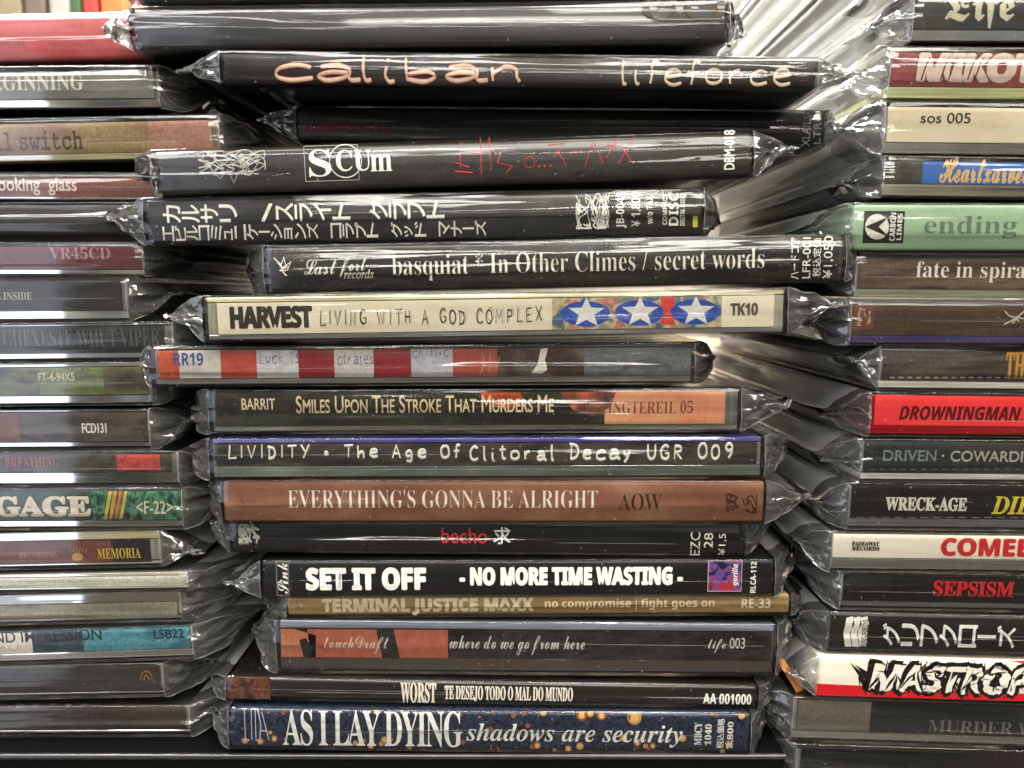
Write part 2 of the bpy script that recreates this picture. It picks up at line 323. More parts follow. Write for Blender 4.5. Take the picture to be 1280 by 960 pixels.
# ------------------------------------------------------------------ plastic sleeve
def sleeve(root, W, H, seed, eL, eR, amp=1.0, pill=1.0, ears=''):
    rnd = random.Random(seed); bm = bmesh.new()
    us = []
    nE = 9
    for i in range(nE): us.append((-W/2-eL*(1-i/nE), 1-i/nE, -1))
    nM = 46
    for i in range(nM+1): us.append((-W/2+W*i/nM, 0, 0))
    for i in range(1, nE+1): us.append((W/2+eR*i/nE, i/nE, 1))
    back = [.1450, .115, .085, .06, .04, .025, .013, .006, .002]
    ss = [1, .93, .8, .65, .5, .35, .22, .12, .04, -.04, -.12, -.22, -.35, -.5, -.65, -.8, -.93, -1]
    rows = [('t', y) for y in back] + [('f', s) for s in ss] + [('b', y) for y in reversed(back)]
    sc = rnd.uniform(-.25, .3)          # where the fold of the bag runs along the spine
    tip = {-1: rnd.uniform(.3, .68), 1: rnd.uniform(.3, .68), 0: .5}
    rec = {-1: rnd.uniform(.1, .5) if 'L' in ears else rnd.uniform(1.2, 2.2), 1: rnd.uniform(.1, .5) if 'R' in ears else rnd.uniform(1.2, 2.2), 0: 0}
    pw = {-1: 1 if 'L' in ears else 2.6, 1: 1 if 'R' in ears else 2.6, 0: 1}
    jit = {}
    V = []
    for ri, (kind, t) in enumerate(rows):
        line = []
        for ci, (u, k, side) in enumerate(us):
            cen = H/2 + (tip[side]-.5)*H*k
            hh = (H/2+.00016)*max(0.022, (1-min(1, k/.82)**pw[side])**.85)
            e_ = eL if side < 0 else eR
            nn = lambda a, b, z: noise.noise(Vector((a, b, z+seed*3.7)))
            j = amp*min(1, k*2.2)
            if kind == 'f':
                v = cen + hh*t
                sag = nn(u*15, t*1.6, 1)*.00045 + nn(u*45, t*3.4, 5)*.00016
                y = -.00018 - pill*(.00055*(1-abs(t)**2.4) + .00035*math.exp(-((t-sc)/.13)**2)*(.6+nn(u*18, 0, 9))) - max(-.0003, sag*amp)*(1-t*t)
                y = min(y, -.00012) + k**1.5*e_*rec[side]
            else:
                v = cen + hh*(1 if kind == 't' else -1); y = t + (0 if t > .12 else k**1.5*e_*rec[side]*(1-t/.12))
            if k > 0:
                if kind != 'f' and t > .012: j *= .4
                v += j*(nn(u*240, y*25+ri*.2, 2)*.0013); y += j*nn(u*220, ri*.35, 4)*.0014
                u2 = u + j*nn(u*160, ri*.4+y*30, 6)*.0020
                v += j*rnd.uniform(-.00022, .00022); y += j*rnd.uniform(-.00025, .00025)
            else: u2 = u
            line.append(bm.verts.new((u2, y, v)))
        V.append(line)
    for a in range(len(V)-1):
        for b in range(len(us)-1):
            end = us[b][1] > 0 or us[b+1][1] > 0
            f = bm.faces.new((V[a][b], V[a+1][b], V[a+1][b+1], V[a][b+1]))
            deep = rows[a][0] != 'f' and rows[a][1] > .010
            f.material_index = (2 if deep else 1) if end else 0; f.smooth = not end or deep or rnd.random() < .4
    # folds in the film: thin rolled lines, made pale to imitate caught light
    def fold(path, r):
        prev = None
        for i, p in enumerate(path):
            d = (path[min(i+1, len(path)-1)]-path[max(i-1, 0)])
            n1 = d.cross(Vector((0, 1, 0)))
            n1 = Vector((1, 0, 0)) if n1.length < .3*d.length or n1.length < 1e-9 else n1.normalized()
            n2 = d.cross(n1); n2 = n2.normalized() if n2.length > 1e-12 else Vector((0, 0, 1))
            q = r*(.55+.9*abs(noise.noise(p*700)))*(0.35 if i in (0, len(path)-1) else 1)
            ring = [bm.verts.new(p+n1*q), bm.verts.new(p-n2*q), bm.verts.new(p-n1*q), bm.verts.new(p+n2*q)]
            if prev:
                for k in range(4):
                    g = bm.faces.new((prev[k], ring[k], ring[(k+1) % 4], prev[(k+1) % 4])); g.material_index = 3; g.smooth = True
            prev = ring
    co = [[v.co.copy() for v in line] for line in V]
    nb = len(back); nf = len(ss); nc = len(us)
    for side in (-1, 1):
        cols = list(range(nE, -1, -1)) if side < 0 else list(range(nE+nM, nc))
        last = cols[-2]
        for ri in (nb, nb+nf-1):                                  # upper and lower edge of the flap
            if rnd.random() < .85: fold([co[ri][c_] for c_ in cols[:rnd.randint(5, 9)]], .00010)
        if rnd.random() < .7: fold([co[r_][cols[0]] for r_ in range(nb, nb+nf, 2)], .00008)   # where the film leaves the case
        for q in range(rnd.randint(3, 6)):                        # crinkles that cross the flap
            c0 = rnd.randint(0, 4); r0 = rnd.randint(nb, nb+nf-1); dr = rnd.choice((-2, -1, 1, 2)); pth = []
            for k in range(rnd.randint(3, 6)):
                if not (nb-1 <= r0 < nb+nf) or c0 >= len(cols): break
                pth.append(co[r0][cols[c0]]); r0 += dr if rnd.random() < .8 else 0; c0 += 1
            if len(pth) > 2: fold(pth, rnd.uniform(.00004, .00009))
        for q in range(rnd.randint(3, 5)):                        # long folds running back along the bag
            ci_ = cols[rnd.randint(2, len(cols)-1)]; a_ = rnd.randint(0, 3)
            if rnd.random() < .5: fold([co[r_][ci_] for r_ in range(a_, nb-rnd.randint(0, 3))], rnd.uniform(.00008, .00018))
            else: fold([co[r_][ci_] for r_ in range(nb+nf+rnd.randint(0, 3), len(rows)-a_)], rnd.uniform(.00008, .00018))
    rb = nb+min(range(nf), key=lambda i_: abs(ss[i_]-sc))
    for q in range(rnd.randint(1, 2)):                            # the fold of the bag along the spine
        c0 = rnd.randint(nE, nE+nM-14); c1 = min(nE+nM, c0+rnd.randint(8, 34)); rr_ = rb if q == 0 else rnd.randint(nb+2, nb+nf-3)
        fold([co[rr_][c_]+Vector((0, -.00003, 0)) for c_ in range(c0, c1)], .000035 if q == 0 else .000025)
    return obj('plastic_sleeve', bm, [FILM_THIN if seed % 3 == 0 else FILM, FILM_END, FILM_SIDE, CREASE], root)

# ------------------------------------------------------------------ one wrapped CD case
Y0 = 0.1765
ALL = []
class Case: pass
def plan(stack, a, b, xl=None, xr=None, dy=0.0, W=.1255):
    """a, b: (px, top py, bottom py) at two places along the spine; xl/xr: the ends that show, in photo pixels"""
    c = Case(); c.pxy = (a[1], a[2]); c.stack = stack; c.Y = Y0+dy/1000
    pa0, pa1, pb0, pb1 = at(a[0], a[1], c.Y), at(a[0], a[2], c.Y), at(b[0], b[1], c.Y), at(b[0], b[2], c.Y)
    ca, cb = (pa0+pa1)/2, (pb0+pb1)/2
    c.roll = math.atan2(cb.z-ca.z, cb.x-ca.x)
    c.H = ((pa0-pa1).length+(pb0-pb1).length)/2*math.cos(c.roll)
    pym = (a[1]+a[2]+b[1]+b[2])/4
    X0 = at(xl, pym, c.Y).x if xl is not None else None
    X1 = at(xr, pym, c.Y).x if xr is not None else None
    if X0 is None: X0 = X1-W
    if X1 is None: X1 = X0+W
    c.W = X1-X0; c.xc = (X0+X1)/2
    zc = ca.z+(c.xc-ca.x)*math.tan(c.roll)
    c.zb = zc-c.H/2*math.cos(c.roll); c.mid = zc
    ALL.append(c); return c
def z_at(c, x, top):
    return c.zb + (c.H/math.cos(c.roll) if top else 0) + (x-c.xc)*math.tan(c.roll)
def settle(stack, floor):
    """cases of one stack, top first: take out any overlap between neighbours"""
    cs = [c for c in ALL if c.stack == stack]
    for it in range(3):
        for up, lo in zip(cs, cs[1:]):
            xs = [max(up.xc-up.W/2, lo.xc-lo.W/2), min(up.xc+up.W/2, lo.xc+lo.W/2)]
            p = max(z_at(lo, x, True)+.0004-z_at(up, x, False) for x in xs)
            if it == 0: print('%s gap %.2f mm  H %.1f W %.1f roll %.2f' % (stack, -p*1000, up.H*1000, up.W*1000, math.degrees(up.roll)))
            if p > 0:
                up.zb += p/2; up.H -= p/2; lo.H -= p/2
    lo = cs[-1]; xs = (lo.xc-lo.W/2, lo.xc+lo.W/2)
    d = floor-min(z_at(lo, x, False) for x in xs)
    print(stack, 'bottom to floor %.2f mm' % (d*1000))

def build(c, label, group, kind='jewel', art_=None, lab=None, top=(172, 170, 162), bot=(164, 164, 160), tray=(116, 114, 108), paper=None,
          eL=7, eR=7, amp=1.0, pill=1.0, mirror=None, seed=None, ears=''):
    """lab: px box of the printed spine card (x0, y0, x1, y1) measured at the middle of its edges"""
    if mirror is None: mirror = .93 if group == GL else .34
    root = bpy.data.objects.new('cd_case', None); COL.objects.link(root); root.empty_display_size = .02
    root.location = (c.xc, c.Y, c.zb); root.rotation_euler = (0, -c.roll, 0)
    root['label'] = label; root['category'] = 'CD case'; root['group'] = group
    c.root = root; W, H = c.W, c.H
    M = Matrix.Rotation(c.roll, 2)
    def loc(px, py, rec=.001):
        p = at(px, py, c.Y+rec); dx, dz = p.x-c.xc, p.z-c.zb
        return (dx*math.cos(c.roll)+dz*math.sin(c.roll), -dx*math.sin(c.roll)+dz*math.cos(c.roll))
    c.loc = loc
    D = .1415
    if kind == 'card':
        c.lv = (0, H); c.lu = (-W/2, W/2); c.face = .0002
        c.card = obj('card_cover', box_bm(-W/2, W/2, .0002, D, .0002, H-.0002, .0009, 3), art_, root, smooth=False)
        for p in c.card.data.polygons: p.use_smooth = True
    else:
        x0, y0, x1, y1 = lab
        xm = (x0+x1)/2
        if xm < 0 or xm > 1280: xm = max(20, min(1260, xm))
        u0 = max(loc(x0, (y0+y1)/2)[0], -W/2+.0008) if x0 is not None else -W/2+.002
        u1 = min(loc(x1, (y0+y1)/2)[0], W/2-.0008)
        v1 = min(loc(xm, y0)[1], H-.0009); v0 = max(loc(xm, y1)[1], .0009)
        c.lu = (u0, u1); c.lv = (v0, v1); c.face = .0009
        obj('clear_lid', box_bm(-W/2, W/2, 0, D, 0.0002, H-.0002, .0006, 2), SHELL, root)
        c.card = obj('spine_card', box_bm(u0, u1, .0009, .0030, v0, v1), art_, root)
        ti = .0005
        bm = box_bm(-W/2+ti, W/2-ti, .0009, D-.002, .0004, max(v0-.00015, .0010), .00015, 1)
        b2 = box_bm(-W/2+ti, W/2-ti, .0034, D-.002, max(v0-.0001, .0014), v1, 0); bmesh.ops.translate(b2, vec=(0, -.0022, 0), verts=[v for v in b2.verts if v.co.y < .01])
        me = bpy.data.meshes.new('t'); b2.to_mesh(me); b2.free(); bm.from_mesh(me); bpy.data.meshes.remove(me)
        tm = obj('disc_tray', bm, [edge(bot, mirror), edge(tray, .12, .08, True)], root)
        zs = max(v0-.00005, .0013)
        for p in tm.data.polygons: p.material_index = 1 if p.center.z > zs else 0
        if H-.0004-(v1+.0002) > .0004:
            obj('booklet', box_bm(-W/2+ti, W/2-ti, .0009, D-.003, v1+.0002, H-.0004, .00015, 1), edge(top, mirror), root)
    sd = seed if seed is not None else len([q for q in ALL if hasattr(q, 'root')])
    sleeve(root, W, H, sd, eL/1000, eR/1000, amp, pill, ears)
    return c

def add_mesh(c, me, name, mat):
    me.name = name; me.materials.append(mat)
    o = bpy.data.objects.new(name, me); o.parent = c.card; COL.objects.link(o); return o
def pbox(c, box):
    """px box -> local u0,u1,v0,v1 at the card's face"""
    x0, y0, x1, y1 = box; rec = c.face
    mx, my = (x0+x1)/2, (y0+y1)/2
    u, v = c.loc(mx, my, rec)
    s = (at(mx+1, my, c.Y+rec)-at(mx, my, c.Y+rec)).length
    sv = (at(mx, my+1, c.Y+rec)-at(mx, my, c.Y+rec)).length
    w, h = (x1-x0)*s, (y1-y0)*sv
    return u-w/2, u+w/2, v-h/2, v+h/2
def inside(me, c, m=.00005):
    lu, lv = c.lu, c.lv
    return me
LAY = 4.5e-5
def text(c, body, sty, box, col, off=0.0, rot=0, shear=0, bold=0, sp_=1.0, small=False, lay=2, name='lettering', rough=.5, jag=0):
    u0, u1, v0, v1 = pbox(c, box)
    tm = text_mesh(body, sty, off, sp_, small)
    if jag:                                     # wild, torn outlines
        bm = bmesh.new(); bm.from_mesh(tm)
        bmesh.ops.triangulate(bm, faces=bm.faces[:]); bmesh.ops.subdivide_edges(bm, edges=bm.edges[:], cuts=2)
        for v in bm.verts:
            x, y = v.co.x, v.co.y
            v.co.x += jag*(noise.noise(Vector((x*4.2, y*5.2, 1)))*1.5 + noise.noise(Vector((x*11, y*13, 2))))
            v.co.y += jag*(noise.noise(Vector((x*4.6, y*3.2, 3)))*1.7 + noise.noise(Vector((x*12, y*11, 4))))
        bm.to_mesh(tm); bm.free()
    me = fit(tm, u0, u1, v0, v1, c.face-LAY*lay, rot, shear, bold)
    return add_mesh(c, me, name, ink(col, rough))
def kana(c, body, box, col, bold=0, lay=2):
    """Japanese set downwards, spine lying on its side: every sign turned a quarter"""
    u0, u1, v0, v1 = pbox(c, box); n = len(body); p = (u1-u0)/n
    bm = bmesh.new()
    for i, ch in enumerate(body):
        if ch == ' ': continue
        me = text_mesh(ch, 'cjk')
        x0, x1, y0, y1 = bounds([v.co for v in me.vertices])
        sx = .92*p; sz = (v1-v0)
        a = (u0+i*p+.04*p, u0+i*p+.96*p)
        h = v1-v0; b = (v0, v1)
        if ch == 'ー': b = (v0+h*.44, v0+h*.56)
        if ch in 'ィュョッ': a = (a[0]+.12*p, a[1]-.12*p); b = (v0, v0+h*.72)
        if ch == '/': a = (a[0]+.2*p, a[1]-.1*p)
        fit(me, a[0], a[1], b[0], b[1], c.face-LAY*lay, 0 if ch in 'ー/' else 90, 0, bold)
        bm.from_mesh(me); bpy.data.meshes.remove(me)
    me = bpy.data.meshes.new('lettering'); bm.to_mesh(me); bm.free()
    return add_mesh(c, me, 'lettering', ink(col))
def hand(c, body, box, col, rad=.00022, lay=2, wob=.03, seed=1, gap=.16):
    u0, u1, v0, v1 = pbox(c, box)
    me = stroke_mesh(hand_strokes(body, random.Random(seed), wob, gap), u0, u1, v0, v1, c.face-LAY*lay, rad)
    return add_mesh(c, me, 'lettering', ink(col))
def strokes(c, sts, box, col, rad=.00015, lay=2, name='emblem'):
    u0, u1, v0, v1 = pbox(c, box)
    return add_mesh(c, stroke_mesh(sts, u0, u1, v0, v1, c.face-LAY*lay, rad), name, ink(col))
def scribble(c, box, col, n=14, seed=1, rad=.00009, lay=2, name='emblem', curl=True):
    rad *= 1.45; r = random.Random(seed); st = []
    for i in range(n):
        x, y = r.random(), r.random()*.8+.1; pts = [(x, y)]
        for k in range(r.randint(2, 4)):
            x = min(1, max(0, x+r.uniform(-.22, .22))); y = min(1, max(0, y+r.uniform(-.5, .5))); pts.append((x, y))
        st.append(catmull(pts) if curl else pts)
    return strokes(c, st, box, col, rad, lay, name)
def patch(c, box, mat, lay=1, name='printed_patch', clip=True):
    u0, u1, v0, v1 = pbox(c, box)
    if clip: u0 = max(u0, c.lu[0]+2e-5); u1 = min(u1, c.lu[1]-2e-5); v0 = max(v0, c.lv[0]+2e-5); v1 = min(v1, c.lv[1]-2e-5)
    me = bpy.data.meshes.new(name); bm = poly_bm([(u0, v0), (u1, v0), (u1, v1), (u0, v1)], c.face-LAY*lay); bm.to_mesh(me); bm.free()
    return add_mesh(c, me, name, mat)
def shape(c, pts, mat, lay=1, name='printed_patch'):
    """closed outline in px"""
    q = [c.loc(px, py, c.face) for px, py in pts]
    q = [(min(max(u, c.lu[0]), c.lu[1]), min(max(v, c.lv[0]), c.lv[1])) for u, v in q]
    bm = poly_bm(q, c.face-LAY*lay)
    bmesh.ops.recalc_face_normals(bm, faces=bm.faces)
    for f in bm.faces:
        f.normal_update()
        if f.normal.y > 0: f.normal_flip()
    bmesh.ops.triangulate(bm, faces=bm.faces)
    me = bpy.data.meshes.new(name); bm.to_mesh(me); bm.free()
    return add_mesh(c, me, name, mat)
def ellipse(cx, cy, rx, ry, n=20): return [(cx+rx*math.cos(2*math.pi*i/n), cy-ry*math.sin(2*math.pi*i/n)) for i in range(n)]
def star(cx, cy, rx, ry, k=.42): return [(cx+(rx if i % 2 == 0 else rx*k)*math.sin(math.pi*i/5), cy-(ry if i % 2 == 0 else ry*k)*math.cos(math.pi*i/5)) for i in range(10)]
def frame(c, box, col, lay=2, rad=.00008):
    return strokes(c, [[(0, 0), (1, 0), (1, 1), (0, 1), (0, 0)]], box, col, rad, lay, 'frame_line')

# ------------------------------------------------------------------ where every case lies (top of each stack first)
TOP0 = plan('mid', (170, -48, 3), (900, -58, -2), 168, 908, -3)
M0 = plan('mid', (170, 8, 66), (905, 2, 56), 166, 911, -4)
M1 = plan('mid', (275, 60, 111), (1020, 71, 119), 275, 1022, -4)
M2 = plan('mid', (372, 127, 180), (1030, 132, 186), 370, 1032, 13)
M3 = plan('mid', (196, 183, 242), (927, 157, 222), 192, 942, -3)
M4 = plan('mid', (182, 247, 307), (879, 236, 294), 181, 880, -1)
M5 = plan('mid', (332, 307, 368), (1055, 293, 353), 331, 1056, -4)
M6 = plan('mid', (257, 370, 426), (983, 357, 418), 255, 984, -4.5)
M7 = plan('mid', (192, 433, 483), (866, 428, 479), 189, 868, 0)
M8 = plan('mid', (264, 488, 544), (923, 485, 541), 262, 926, 1)
M9 = plan('mid', (263, 547, 599), (953, 543, 598), 262, 955, -3)
M10 = plan('mid', (280, 601, 653), (954, 600, 655), 278, 956, -2)
M11 = plan('mid', (290, 651, 690), (930, 653, 698), 288, 931, 2.5)
M12 = plan('mid', (327, 698, 749), (965, 697, 746), 326, 968, 1)
M13 = plan('mid', (360, 743, 775), (985, 741, 771), 358, 988, 3)
M14 = plan('mid', (347, 777, 839), (966, 772, 853), 346, 970, 2)
M15 = plan('mid', (284, 841, 881), (945, 856, 889), 283, 947, 0)
M16 = plan('mid', (287, 879, 936), (938, 888, 941), 286, 938, -2.2)
settle('mid', 0)

L0 = plan('lft', (0, 20, 77), (160, 16, 74), None, 205, 4)
L1 = plan('lft', (0, 84, 136), (195, 82, 134), None, 200, 3)
L2 = plan('lft', (0, 149, 208), (260, 144, 202), None, 276, 3)
L3 = plan('lft', (0, 211, 252), (200, 212, 252), None, 222, 4)
L4 = plan('lft', (0, 252, 293), (190, 252, 292), None, 165, 4)
L5 = plan('lft', (0, 303, 346), (175, 304, 345), None, 180, 4)
L6 = plan('lft', (0, 347, 402), (155, 347, 400), None, 160, 5)
L7 = plan('lft', (0, 404, 452), (210, 402, 449), None, 218, 4)
L8 = plan('lft', (0, 454, 508), (180, 452, 506), None, 190, 4)
L9 = plan('lft', (0, 511, 563), (185, 510, 562), None, 188, 5)
L10 = plan('lft', (0, 564, 608), (210, 563, 607), None, 224, 4)
L11 = plan('lft', (0, 611, 662), (220, 610, 661), None, 229, 3)
L12 = plan('lft', (0, 666, 714), (190, 662, 710), None, 202, 4)
L13 = plan('lft', (0, 716, 742), (230, 713, 738), None, 236, 3)
L14 = plan('lft', (0, 743, 785), (230, 739, 778), None, 228, 5)
L15 = plan('lft', (0, 786, 832), (235, 780, 823), None, 243, 3)
L16 = plan('lft', (0, 833, 877), (200, 827, 875), None, 206, 5)
L17 = plan('lft', (0, 879, 921), (240, 878, 920), None, 238, 4.6)
settle('lft', 0)

UP = [plan('rgt', (x, y0, y1), (1280, y0-1, y1-1), x, None, d) for x, y0, y1, d in ((1120, -346, -300, 2), (1126, -299, -254, 0), (1112, -253, -214, 2), (1130, -213, -174, 2), (1118, -173, -130, 1), (1112, -129, -92, 1), (1130, -91, -50, 2), (1136, -49, -10, 2))]
R0 = plan('rgt', (1140, -8, 51), (1280, -8, 52), 1140, None, 1)
R1 = plan('rgt', (1110, 59, 123), (1280, 60, 125), 1110, None, 1)
R2 = plan('rgt', (1105, 127, 193), (1280, 129, 195), 1104, None, 1)
R3 = plan('rgt', (1103, 195, 246), (1280, 197, 249), 1103, None, 1)
R4 = plan('rgt', (1066, 254, 313), (1280, 253, 315), 1066, None, -1)
R5 = plan('rgt', (1068, 317, 373), (1280, 319, 375), 1068, None, 1)
R6 = plan('rgt', (1062, 377, 430), (1280, 378, 432), 1062, None, 1)
R7 = plan('rgt', (1100, 433, 487), (1280, 435, 489), 1098, None, 2)
R8 = plan('rgt', (1088, 490, 545), (1280, 492, 547), 1087, None, 1)
R9 = plan('rgt', (1076, 548, 602), (1280, 550, 603), 1076, None, 1)
R10 = plan('rgt', (1062, 604, 661), (1280, 606, 664), 1060, None, 1)
R11 = plan('rgt', (1040, 664, 714), (1280, 667, 717), 1038, None, 0)
R12 = plan('rgt', (1050, 715, 762), (1280, 719, 766), 1049, None, 1)
R13 = plan('rgt', (1036, 764, 817), (1280, 769, 823), 1034, None, 0)
R14 = plan('rgt', (1020, 818, 868), (1280, 823, 878), 1020, None, -1)
R15 = plan('rgt', (990, 871, 926), (1280, 880, 936), 988, None, 2)
R16 = plan('rgt', (990, 929, 984), (1280, 939, 992), 992, None, 2)
FLOOR = -.0156
settle('rgt', FLOOR)

# ------------------------------------------------------------------ the furniture and what is behind
def flatmat(name, c, rough, spec=.4, bump=0, bs=900):
    m, nt, out = newmat(name); N = nt.nodes; L = nt.links
    p = N.new('ShaderNodeBsdfPrincipled'); t = N.new('ShaderNodeTexCoord'); n = N.new('ShaderNodeTexNoise'); n.inputs['Scale'].default_value = 60; n.inputs['Detail'].default_value = 6
    L.new(t.outputs['Object'], n.inputs[0]); r = N.new('ShaderNodeValToRGB'); b = lin(c)
    r.color_ramp.elements[0].position = .3; r.color_ramp.elements[0].color = tuple(v*.75 for v in b[:3])+(1,)
    r.color_ramp.elements[1].position = .7; r.color_ramp.elements[1].color = b
    L.new(n.outputs[0], r.inputs[0]); L.new(r.outputs[0], p.inputs['Base Color'])
    p.inputs['Roughness'].default_value = rough; p.inputs['Specular IOR Level'].default_value = spec
    if bump:
        n2 = N.new('ShaderNodeTexNoise'); n2.inputs['Scale'].default_value = bs; bp = N.new('ShaderNodeBump'); bp.inputs['Strength'].default_value = bump; bp.inputs['Distance'].default_value = .0005
        L.new(t.outputs['Object'], n2.inputs[0]); L.new(n2.outputs[0], bp.inputs['Height']); L.new(bp.outputs[0], p.inputs['Normal'])
    L.new(p.outputs[0], out.inputs[0]); return m
BLACK = flatmat('black_laminate', (7, 7, 8), .6, .08, .15)
tab = obj('table_top', box_bm(-.6, .6, .13, .75, FLOOR-.03, FLOOR), flatmat('dark_board', (24, 20, 20), .4, .4, .2)); tab['kind'] = 'structure'
bx1 = at(982, 941, .1745).x
board = bpy.data.objects.new('shelf_board', None); COL.objects.link(board); board.location = (bx1-.3, .25, FLOOR)
board['label'] = 'black glossy shelf board with a beaded front lip under two CD stacks'; board['category'] = 'shelf'
o = obj('panel', box_bm(-.3, .3, -.0753, .08, .0002, -FLOOR-.0001, .0006, 2), BLACK, board)
bm = bmesh.new(); rr = random.Random(4)
NL = 420
prev = None
for i in range(NL+1):
    x = -.2999+.5998*i/NL; bead = .0004*(.5+.5*math.sin(i*1.9+noise.noise(Vector((i*.13, 0, 0)))*3)) if x < .1 else .0001*noise.noise(Vector((x*300, 1, 0)))
    ring = [bm.verts.new((x, -.0755-(.0008+bead)*math.cos(a)*.8, -FLOOR-.0008+(.0008+bead*.8)*math.sin(a))) for a in [k*math.pi/4 for k in range(8)]]
    if prev:
        for k in range(8): bm.faces.new((prev[k], ring[k], ring[(k+1) % 8], prev[(k+1) % 8]))
    prev = ring
obj('front_lip', bm, flatmat('lip_plastic', (44, 43, 41), .2, .6), board, smooth=True)

wall = obj('back_wall', box_bm(-1.6, 1.6, 1.25, 1.3, FLOOR-.5, 1.3), flatmat('painted_wall', (120, 112, 98), .7)); wall['kind'] = 'structure'
floor_ = obj('floor', box_bm(-3, 3, -3, 2, FLOOR-.9, FLOOR-.85), flatmat('shop_floor', (70, 62, 54), .6)); floor_['kind'] = 'structure'
ledge = obj('wall_ledge', box_bm(-.85, -.05, .9, 1.249, .40, .415, .002), flatmat('ledge_wood', (96, 74, 52), .5))
ledge['label'] = 'brown wooden wall ledge carrying coloured boxes far behind the stacks'; ledge['category'] = 'ledge'
gx = [(-.705, .07, .13, (90, 22, 28), 'dark red upright box on the wall ledge'), (-.632, .06, .10, (206, 190, 150), 'beige upright box on the wall ledge beside the dark red one'),
      (-.585, .025, .14, (150, 130, 112), 'taupe upright box on the wall ledge'), (-.555, .024, .11, (226, 220, 206), 'pale cream upright box on the wall ledge'),
      (-.535, .012, .12, (62, 110, 54), 'narrow green box on the wall ledge'), (-.517, .018, .13, (226, 56, 30), 'bright red-orange box on the wall ledge'),
      (-.490, .028, .12, (240, 130, 40), 'orange box on the wall ledge near the black topmost cases')]
for x, w, h, col, lb in gx:
    b = bpy.data.objects.new('storage_box', None); COL.objects.link(b); b.location = (x, 1.05, .415); b['label'] = lb; b['category'] = 'box'; b['group'] = 'coloured boxes on the wall ledge'
    obj('carton', box_bm(-w/2, w/2, -.06, .06, .0002, h*.8, .002), flatmat('box_board', tuple(v*.62 for v in col), .6), b)
    obj('lid', box_bm(-w/2-.001, w/2+.001, -.061, .061, h*.8+.0003, h, .002), flatmat('box_lid', tuple(v*.7 for v in col), .6), b)
pz = at(925, 432, .37)
b = bpy.data.objects.new('cardboard_box', None); COL.objects.link(b); b.location = (pz.x+.005, .40, FLOOR)
b['label'] = 'ochre cardboard box standing behind the gap between two stacks'; b['category'] = 'box'
obj('carton', box_bm(-.035, .035, -.03, .03, .0002, pz.z-FLOOR-.006, .001), flatmat('kraft_board', (140, 104, 56), .8), b)
obj('flap', box_bm(-.036, .036, -.031, .031, pz.z-FLOOR-.0058, pz.z-FLOOR, .001), flatmat('kraft_flap', (150, 116, 66), .8), b)

GM = 'CD cases of the middle stack'; GL = 'CD cases of the stack cut by the photo edge, spine ends towards the middle'; GR = 'CD cases of the stack with the red and white spines'
BK = [(10, 10, 10), (16, 15, 14), (24, 21, 19)]
W_ = (232, 228, 216)

# ------------------------------------------------------------------ middle stack
build(TOP0, 'topmost black CD case of the middle stack, only its lower rim in view', GM, 'card', art(BK), eL=5, eR=4, seed=101)
c = build(M0, 'shiny black CD case with dark swirl letters, second from the top of the middle stack', GM, 'card', art([(9, 9, 9), (14, 13, 12), (26, 23, 20)], 40, 6, coat=.6), eL=4, eR=3, amp=2.6, pill=2.2, seed=102, ears='L')
text(c, 'GG', 'frak', (802, -4, 900, 26), (70, 60, 48))
for cx in (824, 876): strokes(c, [catmull(ellipse(0, 0, 1, 1, 14)+[(1, 0)])], (cx-20, -2, cx+20, 24), (64, 54, 44), .0002)
c = build(M1, 'black CD case with cream handwritten lettering edged in red, under the shiny black case', GM, 'card', art([(10, 9, 8), (26, 17, 14), (34, 24, 18), (20, 17, 15)], 30, 5), eL=11, eR=9, amp=.8, pill=.7, seed=103, ears='LR')
c_u = [('caliban', (345, 72, 650, 103), (150, 40, 28), .00066, 2), ('caliban', (345, 72, 650, 103), (244, 205, 178), .00048, 3.2),
       ('lifeforce', (778, 76, 988, 107), (96, 56, 34), .00046, 2), ('lifeforce', (778, 76, 988, 107), (236, 212, 180), .00037, 3.2)]
for t_, b_, k_, r_, l_ in c_u: hand(c, t_, b_, k_, r_, l_, .02, 3, .02 if t_ == 'caliban' else .12)
hand(c, 'k', (288, 80, 318, 98), (70, 42, 32), .0002)
hand(c, 'e', (996, 92, 1010, 102), (88, 44, 32), .0002)
for i, x in enumerate((640, 668, 690, 714, 742)): strokes(c, [catmull(ellipse(0, 0, 1, 1, 10)+[(1, 0)])], (x, 69, x+14, 78), (62, 54, 48), .00008)
c = build(M2, 'deep-set black CD case with faint dark red letters between two bulging black cases', GM, 'card', art([(6, 6, 6), (10, 9, 9), (22, 18, 14), (30, 28, 14)], 26, 4), eL=9, eR=7, amp=.8, seed=104, ears='L')
text(c, 'pakion', 'cjk', (382, 149, 482, 169), (160, 34, 40), bold=.00004)
text(c, 'XLA/LS4', 'cjk', (1003, 138, 1013, 183), (150, 150, 142), rot=90); text(c, 'LTR-1', 'cjk', (1017, 142, 1026, 180), (140, 140, 132), rot=90)
c = build(M3, 'glossy black CD case with a spiky logo and scratchy red letters on its spine', GM, 'card', art([(14, 12, 11), (26, 22, 18), (40, 34, 27), (22, 18, 16)], 30, 5, coat=.4, dist=1.5), eL=2.5, eR=9, amp=2.0, pill=2.0, seed=105, ears='R')
scribble(c, (248, 188, 332, 216), (200, 196, 186), 30, 7, .00007); strokes(c, [[(0, 1), (.25, .2), (.4, .6), (.5, 0), (.6, .5), (.8, .3), (1, .9)]], (258, 200, 325, 229), (200, 196, 186), .00007)
frame(c, (381, 182, 448, 226), (190, 188, 180)); text(c, 'S', 'sb', (386, 187, 414, 221), W_); strokes(c, [catmull(ellipse(0, 0, 1, 1, 14)+[(1, 0)])], (412, 181, 452, 222), W_, .00012)
